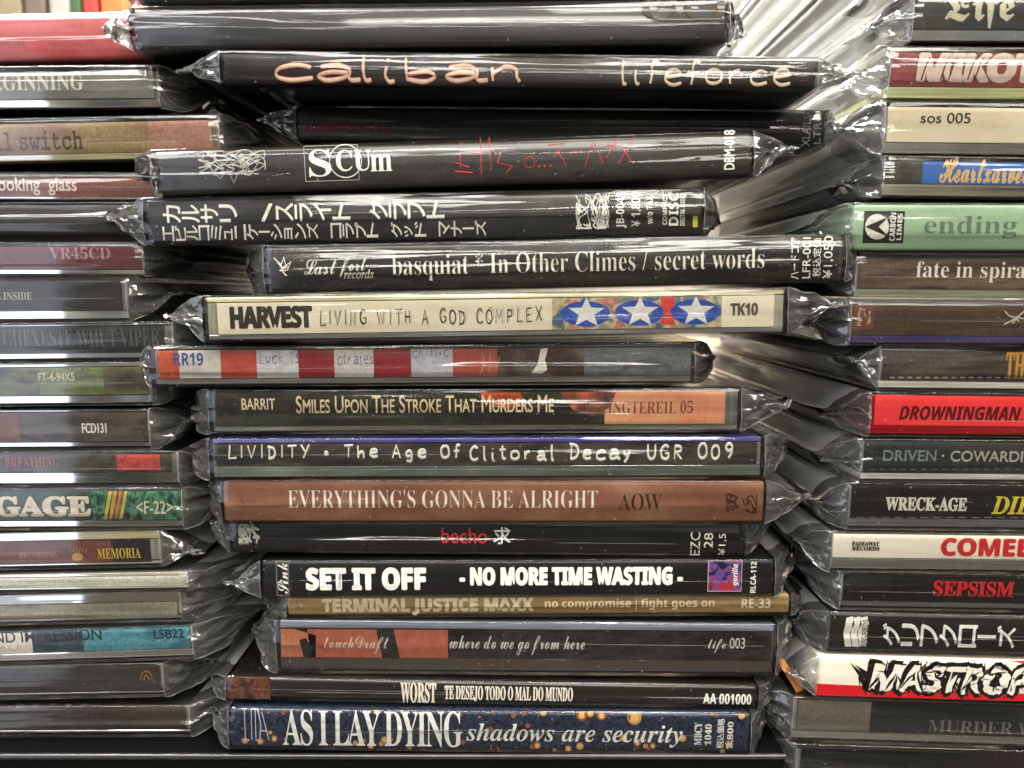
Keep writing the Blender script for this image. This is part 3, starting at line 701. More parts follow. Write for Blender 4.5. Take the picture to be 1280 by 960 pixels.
text(c, 'CU', 'sb', (420, 187, 464, 214), W_); text(c, 'm', 'sb', (463, 193, 490, 214), W_)
RED = (206, 52, 50)
strokes(c, [[(0, .35), (.25, .2)], [(.1, .2), (.1, .9)], [(0, .1), (.3, .05)], [(.35, .6), (.75, .68)], [(.45, 0), (.45, 1)], [(.62, .1), (.6, 1)], [(.8, .55), (.72, .3), (.98, .2), (.88, .02)]], (568, 172, 640, 218), RED, .0002, name='emblem')
hand(c, 'o', (656, 196, 668, 210), (170, 44, 36), .00014); text(c, '...', 'cjk', (672, 206, 690, 209), (170, 44, 36))
strokes(c, [[(0, .8), (.2, .85), (.06, .4)], [(.1, .6), (.2, .1)], [(.25, .5), (.38, .56)], [(.42, .05), (.5, .8)], [(.52, .85), (.63, .1)], [(.66, .3), (.8, .95)], [(.67, .75), (.78, .7)], [(.8, .1), (1, 1)], [(.84, .7), (.97, .1)]], (686, 172, 794, 208), RED, .00018)
text(c, 'DBM-018', 'cjk', (905, 163, 918, 212), W_, rot=90, bold=.00004)
c = build(M4, 'black CD case with two rows of white Japanese signs on its spine', GM, 'card', art([(14, 13, 12), (22, 20, 18), (34, 30, 26)], 40, 5, coat=.3), eL=11, eR=6, amp=1.2, pill=1.2, seed=106, ears='L')
kana(c, 'カルサリ /スライト クラフト', (203, 254, 556, 276), W_, .00008)
kana(c, 'エビルコミュニケーションズ コラプト グッド マナーズ', (203, 279, 608, 298), W_, .00004)
scribble(c, (720, 242, 762, 286), W_, 30, 11, .00012); text(c, 'RECORDS', 'bold', (752, 246, 759, 284), W_, rot=90)
text(c, 'JB-0041', 'bold', (770, 242, 783, 285), W_, rot=90); text(c, '¥ 1,800', 'bold', (789, 240, 802, 283), W_, rot=90); text(c, 'w/o TAX', 'bold', (808, 245, 816, 280), W_, rot=90)
text(c, 'COMPACT', 'bold', (828, 242, 834, 281), W_, rot=90); text(c, 'DISC', 'bold', (836, 241, 848, 282), W_, rot=90); text(c, 'DIGITAL AUDIO', 'bold', (850, 242, 856, 282), W_, rot=90)
patch(c, (866, 270, 872, 284), ink((196, 190, 60)), 1, 'sticker')
c = build(M5, 'black CD case with one long line of thin cream serif letters and a small bird', GM, 'card', art([(10, 9, 8), (20, 17, 14), (46, 42, 32), (16, 13, 11)], 26, 7, coat=.3), eL=9, eR=7, amp=1.0, pill=1.3, seed=107)
strokes(c, [[(0, 1), (.4, .6), (.5, .2), (.7, 0)], [(.35, .5), (.6, 1), (.7, .45)], [(.5, .45), (1, .75), (.75, .3)], [(.3, .3), (.7, .3)], [(.4, .4), (.8, .5)], [(.2, .75), (.5, .4)]], (343, 322, 364, 345), W_, .00022)
text(c, 'Last', 'script', (380, 324, 421, 343), (216, 212, 196)); text(c, 'fort', 'script', (424, 322, 458, 346), (216, 212, 196)); text(c, 'records', 'si', (430, 337, 467, 348), (216, 212, 196), bold=.00003)
text(c, 'basquiat * In Other Climes / secret words', 'sb', (490, 313, 955, 347), (236, 230, 212), off=-.013)
for t_, b_, st_ in (('LFR-001', (1003, 297, 1013, 348), 'cjk'), ('税込定価', (1016, 298, 1026, 346), 'cjk'), ('¥1,050', (1029, 295, 1042, 348), 'cjk'), ('ハードコア', (988, 297, 999, 349), 'cjk')): text(c, t_, st_, b_, W_, rot=90, bold=.00002)
c = build(M6, 'cream CD case with three white stars on blue and a heavy dark band name', GM, 'jewel', art([(216, 206, 178), (224, 214, 188), (228, 220, 198)], 20, 2, grain=.06), (272, 374, 967, 413), top=(226, 218, 172), bot=(132, 128, 128), tray=(176, 170, 150), eL=9, eR=14, mirror=.28, amp=1.1, seed=108, ears='LR')
text(c, 'HARVEST', 'bold', (288, 383, 390, 410), (52, 44, 38), off=.02, bold=.00012, sp_=.9)
hand(c, 'LIVING WITH A GOD COMPLEX', (400, 384, 677, 406), (70, 62, 54), .00018, gap=.26, wob=.04)
hand(c, 'LIVING WITH A GOD COMPLEX', (401, 385, 678, 406), (90, 82, 72), .00007, 2.4, gap=.26, wob=.06, seed=5)
patch(c, (690, 366, 902, 411), art([(70, 96, 126), (150, 150, 120), (196, 184, 136), (176, 108, 84), (96, 120, 120)], 130, 1, grain=.2))
patch(c, (826, 366, 843, 406), ink((206, 70, 60)), 1.4)
for cx in (733, 800, 870):
    cy = 389 - (cx-800)*.017
    shape(c, ellipse(cx-1, cy+2, 31, 16), art([(30, 62, 150), (44, 88, 182)], 200, 1), 2, 'printed_patch')
    shape(c, star(cx, cy+1, 24, 20), ink((222, 220, 212)), 3, 'printed_star')
text(c, 'TK10', 'bold', (913, 379, 947, 394), (96, 84, 72), bold=.00008, sp_=.9)
c = build(M7, 'CD case with orange, white and red bars and a dim end, under the starred case', GM, 'jewel', art([(40, 28, 24), (70, 44, 36), (92, 88, 84), (46, 40, 38)], 40, 2), (197, 436, 862, 471), top=(100, 98, 94), bot=(150, 146, 142), eL=2.5, eR=8, amp=1.2, seed=109)
for x0, x1, k_ in ((198, 224, (206, 84, 44)), (224, 276, (218, 212, 204)), (276, 321, (198, 78, 62)), (321, 373, (214, 212, 214)), (373, 418, (150, 28, 36)), (418, 467, (214, 208, 202)), (467, 514, (152, 28, 38)), (514, 566, (198, 196, 206)), (566, 622, (176, 80, 66))):
    patch(c, (x0, 430, x1, 480), art([tuple(v*.9 for v in k_), k_], 200, 1, grain=.12))
patch(c, (730, 430, 862, 480), art([(84, 92, 94), (104, 110, 110), (78, 80, 80)], 60, 3))
text(c, 'RR19', 'bold', (217, 441, 254, 457), (54, 80, 160)); hand(c, 'Luck 13', (325, 437, 373, 455), (60, 84, 150), .0001); hand(c, 'ctrates', (422, 441, 466, 456), (70, 92, 156), .0001); hand(c, 'ch fi.c', (516, 432, 561, 447), (90, 98, 140), .0001)
shape(c, [(664, 466), (672, 455), (676, 436), (685, 434), (681, 450), (684, 462), (677, 467)], ink((226, 220, 208)), 2)
strokes(c, [[(.1, 0), (.3, .5), (.2, 1)], [(.5, .1), (.6, .9)], [(.8, .2), (1, .8)]], (600, 440, 625, 468), (210, 180, 150), .0001)
c = build(M8, 'dark CD case with cream small-capital title, fading into orange at one end', GM, 'jewel', art([(18, 16, 14), (38, 32, 24), (30, 44, 22), (62, 56, 44), (24, 20, 18)], 34, 1.5), (268, 490, 906, 531), top=(90, 84, 76), bot=(150, 150, 126), eL=9, eR=13, amp=1.2, seed=110, ears='R')
patch(c, (756, 480, 907, 540), art([(200, 100, 70), (214, 124, 88), (222, 142, 104), (226, 160, 116)], 30, 1.5, grain=.1)); shape(c, [(600, 490), (650, 490), (656, 502), (640, 512), (606, 506)], art([(206, 84, 40), (150, 60, 34)], 150, 1)); shape(c, [(700, 490), (770, 490), (764, 508), (742, 520), (716, 512)], art([(190, 96, 66), (60, 30, 24)], 120, 1), 1.5)
text(c, 'BARRIT', 'cjk', (302, 498, 344, 512), (234, 214, 178), off=.012)
text(c, 'Smiles Upon The Stroke That Murders Me', 'cjk', (370, 494, 692, 516), (236, 212, 168), off=.010, small=True)
text(c, 'ELLINGTEREIL 05', 'sb', (730, 501, 866, 517), (120, 74, 52), off=-.004)
c = build(M9, 'dark grey CD case with white chalk-like lettering and a blue reflection on its upper edge', GM, 'jewel', art([(30, 30, 28), (44, 42, 38), (70, 62, 54), (36, 36, 34)], 30, 3), (268, 554, 946, 581), top=(70, 62, 150), bot=(112, 124, 116), eL=10, eR=10, amp=1.2, seed=111)  # blue of the top strip is a ceiling reflection put into its colour
hand(c, 'LIVIDITY . The Age Of', (286, 555, 575, 577), (232, 230, 216), .00037, gap=.24, wob=.03)
hand(c, 'Clitoral Decay UGR 009', (588, 554, 915, 578), (232, 230, 216), .00037, gap=.24, wob=.03, seed=4)
c = build(M10, 'matt brown card CD case with fine white serif capitals and a dark signet', GM, 'card', art([(116, 74, 52), (130, 86, 62), (144, 102, 78)], 24, 2, grain=.12), eL=8, eR=13, amp=1.0, pill=.8, seed=112, ears='R')
text(c, "EVERYTHING'S GONNA BE ALRIGHT", 'sb', (360, 612, 747, 635), (236, 226, 208), off=-.014); text(c, 'AOW', 'sb', (773, 617, 827, 638), (58, 34, 24), off=-.008)
scribble(c, (908, 617, 946, 641), (56, 32, 24), 16, 5, .00013)
strokes(c, [[(0, .5), (1, .5)], [(.3, 0), (.3, 1)], [(.1, .8), (.5, .2)]], (296, 612, 320, 640), (104, 60, 38), .0001)
c = build(M11, 'thin black CD case with small red letters and one white Japanese sign', GM, 'card', art([(8, 8, 8), (13, 13, 12), (20, 20, 18)], 30, 6), eL=7, eR=12, amp=1.0, seed=113)
patch(c, (297, 654, 326, 682), ink((26, 24, 22)), 1); scribble(c, (299, 656, 324, 680), (168, 164, 152), 22, 21, .00022)
text(c, 'becho', 'cjk', (552, 660, 609, 679), (206, 44, 52)); text(c, '求', 'cjk', (617, 659, 638, 680), W_, bold=.00005)
text(c, 'EZC', 'cjk', (863, 665, 875, 694), W_, rot=90); text(c, '28', 'cjk', (880, 666, 891, 685), W_, rot=90); text(c, '¥1,5', 'cjk', (898, 667, 908, 694), W_, rot=90)
c = build(M12, 'black CD case with heavy white block capitals and a small picture near its end', GM, 'card', art([(10, 9, 10), (15, 14, 14), (20, 18, 18)], 30, 5), eL=9, eR=13, amp=1.0, pill=.9, seed=114, ears='L')
text(c, 'SET IT OFF', 'bold', (383, 710, 532, 737), (240, 238, 228), off=.02, bold=.00016); text(c, '- NO MORE TIME WASTING -', 'bold', (575, 709, 853, 731), (240, 238, 228), off=.02, bold=.00013)
frame(c, (346, 702, 361, 744), (150, 148, 142)); text(c, 'Sink', 'script', (347, 704, 360, 742), (226, 222, 212), rot=90)
patch(c, (885, 701, 927, 739), art([(20, 18, 40), (80, 66, 130), (150, 60, 100), (30, 26, 50)], 200, 1)); frame(c, (885, 701, 927, 739), (206, 200, 206)); text(c, 'gorilla', 'bi', (915, 705, 924, 732), W_, rot=90)
shape(c, ellipse(908, 733, 10, 6), ink((170, 40, 60)), 1.6)
text(c, 'RLCA-112', 'bold', (938, 702, 945, 741), W_, rot=90)
c = build(M13, 'slim gold CD case tucked under the black one with block capitals', GM, 'card', art([(122, 98, 58), (144, 118, 74), (130, 106, 66)], 24, 5, grain=.2), eL=12, eR=7, amp=.8, pill=.5, seed=115)
c.lu = (c.loc(384, 757)[0], c.lu[1])
text(c, 'TERMINAL JUSTICE MAXX', 'bold', (403, 748, 667, 768), (206, 190, 156), off=.015, bold=.00012); text(c, 'no compromise | fight goes on', 'bold', (681, 748, 893, 762), (222, 204, 166)); text(c, 'RE-33', 'bold', (927, 748, 963, 760), (228, 212, 178))
c = build(M14, 'CD case in salmon and black with white looping script', GM, 'jewel', art([(20, 18, 18), (34, 30, 30), (56, 52, 52), (24, 20, 20)], 60, 2), (350, 788, 968, 823), top=(132, 138, 158), bot=(58, 44, 40), mirror=.25, eL=9, eR=9, seed=116, amp=1.0)  # bluish top and dark bottom strips: reflections put into their colours
SAL = art([(176, 92, 68), (190, 106, 82), (168, 84, 60)], 90, 1, grain=.15)
shape(c, [(346, 780), (366, 786), (395, 794), (395, 830), (346, 830)], art([(204, 128, 92), (186, 106, 74)], 80, 1)); shape(c, [(384, 786), (470, 786), (478, 830), (388, 830)], SAL); shape(c, [(492, 786), (560, 786), (560, 826), (500, 826)], SAL); shape(c, [(374, 800), (382, 797), (391, 810), (388, 822), (380, 822)], ink((40, 34, 36)), 1.6)
text(c, 'touchDraft', 'script', (405, 795, 486, 817), (220, 206, 196)); text(c, 'where do we go from here', 'script', (562, 794, 731, 819), (224, 220, 214)); text(c, 'life 003', 'script', (885, 797, 931, 816), (224, 220, 214))
c = build(M15, 'slim dark brown CD case with narrow cream capitals, above the blue speckled case', GM, 'card', art([(18, 13, 11), (26, 18, 14), (34, 24, 18)], 30, 6, coat=.5), eL=7, eR=9, amp=.9, pill=.8, seed=117)
patch(c, (284, 843, 338, 880), art([(70, 30, 26), (96, 60, 36), (40, 28, 24)], 150, 1)); text(c, 'WORST', 'sb', (501, 853, 545, 878), (226, 216, 196), off=.004, bold=.00005); text(c, 'TE DESEJO TODO O MAL DO MUNDO', 'sb', (556, 858, 716, 877), (230, 222, 204), bold=.00004); text(c, 'AA 001000', 'bold', (879, 867, 939, 880), (228, 224, 212))
c = build(M16, 'blue speckled CD case with orange dots and tall white capitals, lowest of the middle stack', GM, 'card', art([(9, 11, 24), (16, 26, 50), (44, 54, 70), (26, 44, 70), (12, 18, 34)], 420, 1, 8, grain=.5), eL=7, eR=10, amp=1.0, pill=.9, seed=118)
r_ = random.Random(8)
for i in range(110):
    x = r_.uniform(292, 930); y = r_.choice([r_.uniform(882, 896), r_.uniform(926, 937), r_.uniform(884, 936)]); q = r_.choice([.9, 1.1, 1.4, 1.8, 2.4, 3.2, 4.6])
    if i in (1, 2, 3): x, y, q = ((793, 895, 9), (727, 893, 7), (752, 893, 6))[i-1]
    y += (x-610)*.011
    k_ = r_.choice([(150, 78, 44), (176, 116, 66), (150, 92, 76), (196, 146, 92)])
    shape(c, ellipse(x, y, q, q, 12), ink(k_), 1, 'printed_dot')
    if q > 4: shape(c, ellipse(x, y, q*.6, q*.6, 10), ink((226, 180, 104)), 1.5, 'printed_dot')
strokes(c, [[(0, 1), (.2, 1)], [(.1, 1), (.1, 0)], [(0, 0), (.25, 0)], [(.35, 1), (.35, 0)], [(.5, 1), (.5, 0), (.65, 0), (.7, .5), (.6, 1), (.35, 1)], [(.75, .9), (1, 0)], [(.7, .3), (.9, .3)]], (303, 886, 336, 925), (206, 204, 206), .00022)
text(c, 'AS I LAY DYING', 'sb', (354, 888, 578, 933), (244, 242, 232), sp_=.88)
text(c, 'shadows are security', 'sbi', (583, 905, 853, 933), (240, 236, 222), off=-.002)
for t_, b_ in (('MBCY', (868, 903, 877, 931)), ('1040', (881, 905, 889, 931)), ('税込価格', (896, 898, 905, 935)), ('2,800', (909, 902, 917, 935))): text(c, t_, 'sb' if t_[0] < 'z' else 'cjk', b_, W_, rot=90, bold=.00003)

# ------------------------------------------------------------------ the stack cut by the picture's edge, its spine ends showing
GRY = (128, 126, 120)
c = build(L0, 'pinkish red card CD case at the top of its stack', GL, 'card', art([(150, 58, 58), (164, 70, 68), (176, 84, 80)], 20, 2, grain=.12), eL=4, eR=5, amp=1, pill=1.2, seed=201, ears='R')
text(c, 'formula', 'cjk', (-20, 50, 32, 60), (120, 70, 66)); text(c, 'lemonade', 'cjk', (62, 50, 118, 58), (140, 74, 70))
c = build(L1, 'silver grey CD case with pale serif capitals under the pinkish red one', GL, 'jewel', art([(112, 110, 104), (128, 126, 118), (140, 138, 130)], 24, 2, grain=.1), (-100, 88, 192, 124), top=(126, 122, 116), bot=(168, 166, 150), tray=(120, 118, 110), eL=4, eR=8, amp=1.5, pill=1.4, seed=202)
text(c, 'BEGINNING', 'sb', (-26, 93, 104, 113), (214, 208, 190))
c = build(L2, 'tan CD case with typewriter letters, fading to pink at its end', GL, 'jewel', art([(132, 108, 66), (150, 128, 80), (160, 136, 92), (146, 110, 80)], 24, 3), (-100, 154, 266, 192), top=(196, 198, 156), bot=(226, 216, 160), mirror=.3, tray=(120, 110, 90), eL=4, eR=6, seed=203)
patch(c, (186, 150, 268, 196), art([(166, 112, 92), (180, 130, 110), (160, 120, 84)], 90, 2)); text(c, 'all switch', 'mono', (-22, 164, 103, 188), (84, 60, 38), bold=.00008)
c = build(L3, 'dusty rose CD case with round white letters and a bluish upper edge', GL, 'jewel', art([(104, 62, 54), (124, 78, 68), (136, 90, 80)], 30, 3), (-100, 221, 214, 248), top=(120, 130, 156), bot=(120, 70, 60), eL=4, eR=9, amp=1.2, seed=204)
text(c, 'looking  glass', 'cjk', (-6, 222, 96, 244), (226, 214, 202), off=.012)
build(L4, 'plain grey-black CD case under the dusty rose one', GL, 'card', art([(36, 34, 31), (52, 50, 46), (30, 28, 26)], 20, 8), eL=4, eR=7, amp=1.2, seed=205)
c = build(L5, 'maroon CD case with a pale serif catalogue code', GL, 'jewel', art([(78, 32, 34), (96, 42, 44), (108, 52, 52)], 24, 6), (-100, 305, 178, 336), top=(70, 36, 36), bot=(180, 184, 188), eL=4, eR=5, seed=206)
text(c, 'VR45CD', 'sb', (62, 309, 138, 324), (176, 128, 124), off=-.006)
c = build(L6, 'very dark CD case with tiny capitals above a cream-yellow edge', GL, 'jewel', art([(24, 20, 17), (36, 30, 26), (46, 40, 34)], 26, 6), (-100, 350, 152, 388), top=(90, 88, 84), bot=(206, 202, 150), eL=4, eR=8, seed=207)
text(c, 'BE INSIDE', 'sb', (-12, 365, 40, 375), (170, 160, 146))
c = build(L7, 'blackish teal CD case with dense narrow lettering', GL, 'jewel', art([(22, 30, 28), (34, 40, 38), (20, 22, 22)], 40, 3), (-100, 409, 206, 441), top=(150, 160, 164), bot=(150, 158, 164), eL=4, eR=6, seed=208)
text(c, 'GIIEXESTE WHUT VIPER', 'sb', (4, 411, 200, 434), (84, 84, 76), off=-.004)
c = build(L8, 'olive green and brown CD case with a small pale code', GL, 'jewel', art([(60, 52, 42), (86, 78, 60), (104, 112, 62), (70, 60, 48)], 36, 3), (-100, 460, 184, 494), top=(110, 106, 98), bot=(164, 168, 172), eL=4, eR=9, seed=209)
patch(c, (50, 458, 130, 496), art([(98, 110, 56), (120, 128, 72), (84, 84, 52)], 80, 2)); text(c, 'FT-4-94X5', 'cjk', (48, 466, 93, 476), (214, 210, 168), bold=.00005)
c = build(L9, 'brown CD case with a narrow white code beside a reddish corner', GL, 'jewel', art([(58, 46, 36), (74, 58, 46), (86, 78, 66), (60, 50, 40)], 36, 3), (-100, 516, 184, 552), top=(110, 102, 94), bot=(110, 100, 112), eL=4, eR=7, seed=210)
patch(c, (-60, 518, 24, 550), art([(120, 70, 48), (104, 60, 42)], 80, 2)); text(c, 'FCD131', 'cjk', (103, 529, 133, 541), (226, 222, 206), bold=.00006)
c = build(L10, 'mottled dark CD case with a glowing red patch at its end', GL, 'jewel', art([(48, 38, 32), (66, 56, 44), (74, 72, 54), (40, 34, 30)], 60, 2), (-100, 567, 214, 590), top=(70, 64, 58), bot=(168, 172, 164), eL=4, eR=5, seed=211)
patch(c, (146, 566, 200, 588), art([(180, 60, 50), (196, 76, 64), (130, 50, 60)], 120, 1)); text(c, 'FIRST BREATHING', 'sb', (-30, 571, 74, 584), (150, 84, 76), off=-.003)
c = build(L11, 'green collage CD case with chunky cream slab capitals and yellow stripes', GL, 'jewel', art([(34, 40, 32), (56, 60, 46), (40, 74, 58), (28, 30, 26)], 160, 1), (-100, 614, 226, 650), top=(168, 166, 150), bot=(158, 160, 162), eL=4, eR=8, seed=212)
patch(c, (114, 614, 226, 650), art([(20, 40, 36), (38, 88, 66), (90, 140, 110), (20, 36, 34)], 260, .6)); 
for i, k_ in enumerate(((206, 180, 70), (214, 150, 56), (200, 120, 50), (206, 180, 80))): shape(c, [(130+i*6.5, 648), (136+i*6.5, 614), (140+i*6.5, 614), (134+i*6.5, 648)], ink(k_), 1.6)
text(c, 'GAGE', 'sb', (-6, 621, 113, 645), (228, 218, 194), off=.014, bold=.0002); text(c, '<F-22>', 'cjk', (171, 626, 216, 642), (220, 214, 180), bold=.00004)
c = build(L12, 'russet CD case with a small gold sun and gold lettering', GL, 'jewel', art([(88, 48, 36), (104, 58, 44), (114, 68, 52)], 24, 4), (-100, 677, 188, 706), top=(226, 220, 172), bot=(186, 190, 176), mirror=.45, tray=(150, 146, 130), eL=4, eR=9, seed=213, ears='R')
patch(c, (140, 674, 190, 708), art([(30, 22, 34), (44, 30, 40)], 120, 1)); shape(c, ellipse(97, 696, 7, 5), ink((196, 150, 70)), 2, 'printed_sun')
for a in range(6): strokes(c, [[(0, 0), (1, 1)]], (87+a*4, 683-abs(a-2.5)*-1.2, 89+a*4, 690), (190, 146, 72), .0001, name='emblem')
text(c, 'MEMORIA', 'sb', (122, 685, 176, 698), (206, 180, 60)); text(c, 'RECORDING', 'sb', (24, 690, 72, 697), (166, 122, 104))
build(L13, 'pale cream clear CD case without visible print under the russet one', GL, 'jewel', art([(190, 190, 172), (208, 206, 188)], 30, 5), (-100, 722, 232, 734), top=(206, 204, 190), bot=(216, 214, 196), tray=(206, 204, 190), mirror=.45, eL=4, eR=14, amp=1.5, seed=214)
c = build(L14, 'blank beige-grey CD case with a thin gold line', GL, 'jewel', art([(132, 130, 116), (156, 150, 126), (162, 158, 134)], 24, 6), (-100, 756, 222, 776), top=(140, 142, 136), bot=(150, 140, 110), tray=(130, 124, 100), eL=4, eR=13, seed=215)
strokes(c, [[(0, .2), (.5, .5), (1, .8)]], (-40, 770, 84, 776), (206, 170, 92), .00012, name='printed_line')
c = build(L15, 'teal CD case with a white block and dark capitals', GL, 'jewel', art([(50, 104, 118), (70, 128, 140), (86, 148, 158), (56, 96, 120)], 70, 2), (-100, 785, 238, 815), top=(196, 206, 204), bot=(150, 148, 158), eL=4, eR=12, seed=216)
patch(c, (-60, 780, 40, 822), art([(206, 196, 176), (214, 206, 190)], 100, 1)); patch(c, (40, 780, 104, 822), art([(40, 54, 60), (60, 80, 86)], 80, 3)); text(c, 'AND IMPRESSION', 'cjk', (-22, 788, 127, 802), (44, 46, 46), off=.01); text(c, 'LSB22', 'cjk', (192, 786, 230, 798), (28, 44, 60), off=.014)
c = build(L16, 'dark taupe CD case with a tiny gold arch', GL, 'jewel', art([(54, 48, 44), (66, 60, 56), (60, 54, 50)], 24, 8), (-100, 834, 200, 866), top=(110, 106, 104), bot=(124, 120, 120), eL=4, eR=11, amp=1.4, seed=217)
strokes(c, [catmull([(0, 0), (.1, .7), (.5, 1), (.9, .7), (1, 0)]), catmull([(.25, 0), (.4, .5), (.6, .5), (.75, 0)])], (176, 839, 190, 850), (190, 146, 60), .00016)
c = build(L17, 'dull brown-grey CD case with faint embossed rings, lowest of its stack', GL, 'jewel', art([(58, 48, 44), (72, 62, 56), (66, 58, 54)], 24, 8), (-100, 882, 232, 912), top=(84, 78, 74), bot=(156, 158, 164), eL=4, eR=10, amp=1.3, seed=218)
for x in (26, 46, 68, 86, 106): strokes(c, [catmull(ellipse(0, 0, 1, 1, 10)+[(1, 0)])], (x-5, 880, x+5, 890), (92, 84, 78), .0001)

# ------------------------------------------------------------------ the stack with the red and white spines
for c, lb, tp, bt, ty, sd in ((UP[0], 'frosty CD case with pale booklet edge, topmost and far above the blackletter one', (226, 222, 210), (206, 204, 198), (200, 198, 190), 331),
        (UP[1], 'clear CD case with a green-tinted edge above the blackletter one', (170, 196, 170), (220, 218, 210), (206, 204, 196), 332),
        (UP[2], 'slim clear CD case with a pure white edge above the blackletter one', (240, 238, 232), (222, 220, 212), (210, 206, 198), 333),
        (UP[3], 'slim clear CD case with a yellow booklet edge above the blackletter one', (232, 218, 110), (226, 222, 212), (206, 202, 194), 334),
        (UP[4], 'clear CD case with a red booklet edge above the blackletter one', (180, 34, 40), (230, 220, 206), (214, 208, 198), 335),
        (UP[5], 'slim clear CD case with a cream edge above the blackletter one', (236, 226, 186), (226, 222, 212), (210, 206, 194), 336),
        (UP[6], 'clear CD case with a pale yellow stripe, second above the blackletter one', (236, 216, 96), (226, 222, 214), (206, 202, 194), 337),
        (UP[7], 'clear CD case with an orange booklet edge lying directly on the blackletter one', (236, 116, 40), (216, 214, 206), (200, 196, 188), 338)):
    build(c, lb, GR, 'jewel', art([(120, 116, 108), (150, 146, 136)], 30, 3), (1160, c.pxy[0]+8, 1500, c.pxy[1]-10), top=tp, bot=bt, tray=ty, mirror=.2, eL=4 + sd % 3, eR=3, seed=sd)
c = build(R0, 'black CD case with big cream blackletter, topmost of its stack', GR, 'jewel', art([(14, 14, 14), (22, 22, 20), (30, 28, 26)], 24, 4), (1143, -6, 1500, 37), top=(60, 60, 58), bot=(118, 120, 116), eL=6, eR=4, seed=301)
text(c, 'Life', 'frak', (1183, -12, 1268, 36), (74, 62, 96), bold=.0003); text(c, 'Life', 'frak', (1182, -13, 1267, 35), (226, 220, 186), bold=.00014, lay=4)
c = build(R1, 'CD case with dusky red spine and jagged cream capitals', GR, 'jewel', art([(128, 44, 48), (146, 56, 60), (120, 40, 44)], 30, 3), (1115, 67, 1500, 109), top=(150, 150, 128), bot=(232, 236, 170), mirror=.15, eL=6, eR=4, amp=1.2, seed=302)
text(c, 'MIKOTO', 'bold', (1147, 68, 1330, 102), (226, 206, 186), off=.02, bold=.0003, sp_=.92, shear=.08)
for x in (1152, 1176, 1186, 1210, 1219): strokes(c, [[(0, 0), (.5, .6), (1, 1)]], (x, 72, x+9, 100), (140, 54, 56), .00022, 3.5, 'printed_scratch')
c = build(R2, 'plain cream CD case with a short dark sans-serif code', GR, 'jewel', art([(206, 192, 160), (214, 202, 172), (220, 208, 180)], 20, 2, grain=.05), (1109, 135, 1500, 179), top=(124, 112, 98), bot=(140, 134, 130), eL=6, eR=4, seed=303)
text(c, 'sos 005', 'cjk', (1151, 141, 1213, 154), (58, 50, 44), bold=.00003)
c = build(R3, 'CD case with bright blue spine and orange script', GR, 'jewel', art([(40, 98, 176), (48, 110, 192)], 24, 2, grain=.08), (1104, 197, 1500, 231), top=(100, 98, 92), bot=(176, 162, 146), eL=6, eR=4, seed=304)
patch(c, (1100, 190, 1153, 240), art([(40, 38, 32), (66, 62, 52), (30, 28, 24)], 160, .5)); text(c, 'Heartxarved', 'script', (1175, 197, 1292, 229), (232, 190, 120), bold=.0001)
c = build(R4, 'mint green CD case with a black emblem and grey serif letters', GR, 'card', art([(126, 156, 120), (136, 166, 130), (142, 172, 136)], 18, 2, grain=.06), eL=6, eR=4, pill=.9, seed=305)
patch(c, (1079, 264, 1130, 304), ink((30, 28, 26)), 1, 'emblem'); shape(c, ellipse(1096, 283.5, 15, 16), ink((222, 216, 200)), 2, 'emblem'); shape(c, [(1081, 283.5), (1112, 270), (1098, 283.5), (1112, 297)], ink((30, 28, 26)), 3, 'emblem')
text(c, 'CARBON', 'bold', (1112, 266, 1119, 301), W_, rot=90, lay=3); text(c, 'LIMES', 'bold', (1121, 267, 1127, 300), W_, rot=90, lay=3)
text(c, 'ending', 'sb', (1155, 270, 1271, 298), (92, 112, 92), off=-.006)
c = build(R5, 'brown striped CD case with thin white lower-case serif letters', GR, 'jewel', art([(66, 50, 42), (92, 72, 58), (110, 90, 72), (60, 46, 40)], 24, 8), (1074, 321, 1500, 362), top=(96, 92, 84), bot=(168, 172, 152), eL=6, eR=4, amp=1.2, seed=306)
text(c, 'fate in spirals', 'sb', (1145, 327, 1300, 353), (232, 226, 208), off=-.007)
c = build(R6, 'brown CD case with a small white bird and a violet lower edge', GR, 'jewel', art([(64, 46, 36), (84, 62, 48), (66, 54, 34), (76, 58, 44)], 24, 6), (1064, 381, 1500, 420), top=(70, 66, 80), bot=(88, 80, 150), eL=6, eR=4, seed=307)
patch(c, (1066, 382, 1092, 412), art([(116, 66, 48), (96, 56, 42)], 100, 1)); scribble(c, (1072, 386, 1088, 407), (196, 176, 156), 18, 31, .00008, curl=False)
strokes(c, [[(0, 0), (.4, .3), (.6, .5), (1, 1)], [(.3, .5), (.6, .5), (.9, .4)], [(.4, .1), (.6, .4), (.7, .2)], [(0, .9), (.2, .6), (.5, .5)]], (1255, 387, 1282, 406), (220, 210, 190), .0002)
c = build(R7, 'grey-brown CD case with orange capitals and a dashed white line', GR, 'jewel', art([(54, 44, 40), (72, 62, 54), (92, 84, 76), (50, 40, 38)], 24, 7), (1104, 438, 1500, 477), top=(90, 82, 74), bot=(244, 240, 232), mirror=.12, eL=6, eR=4, amp=1.1, seed=308, ears='L')  # lower strip coloured near white to stand for a reflected window
text(c, 'THE', 'sb', (1257, 441, 1292, 473), (206, 150, 60), bold=.0001)
for i in range(26): patch(c, (1112+i*11, 471, 1118+i*11, 472.6), ink((206, 200, 190)), 2, 'printed_dash')
c = build(R8, 'bright red CD case with dark slanted capitals', GR, 'jewel', art([(222, 44, 48), (232, 58, 58), (226, 50, 54)], 16, 2, grain=.05), (1093, 495, 1500, 533), top=(90, 20, 22), bot=(176, 10, 26), tray=(120, 10, 16), eL=6, eR=4, mirror=.15, seed=309)
text(c, 'DROWNINGMAN.', 'bi', (1124, 508, 1279, 525), (92, 14, 20), bold=.00006)
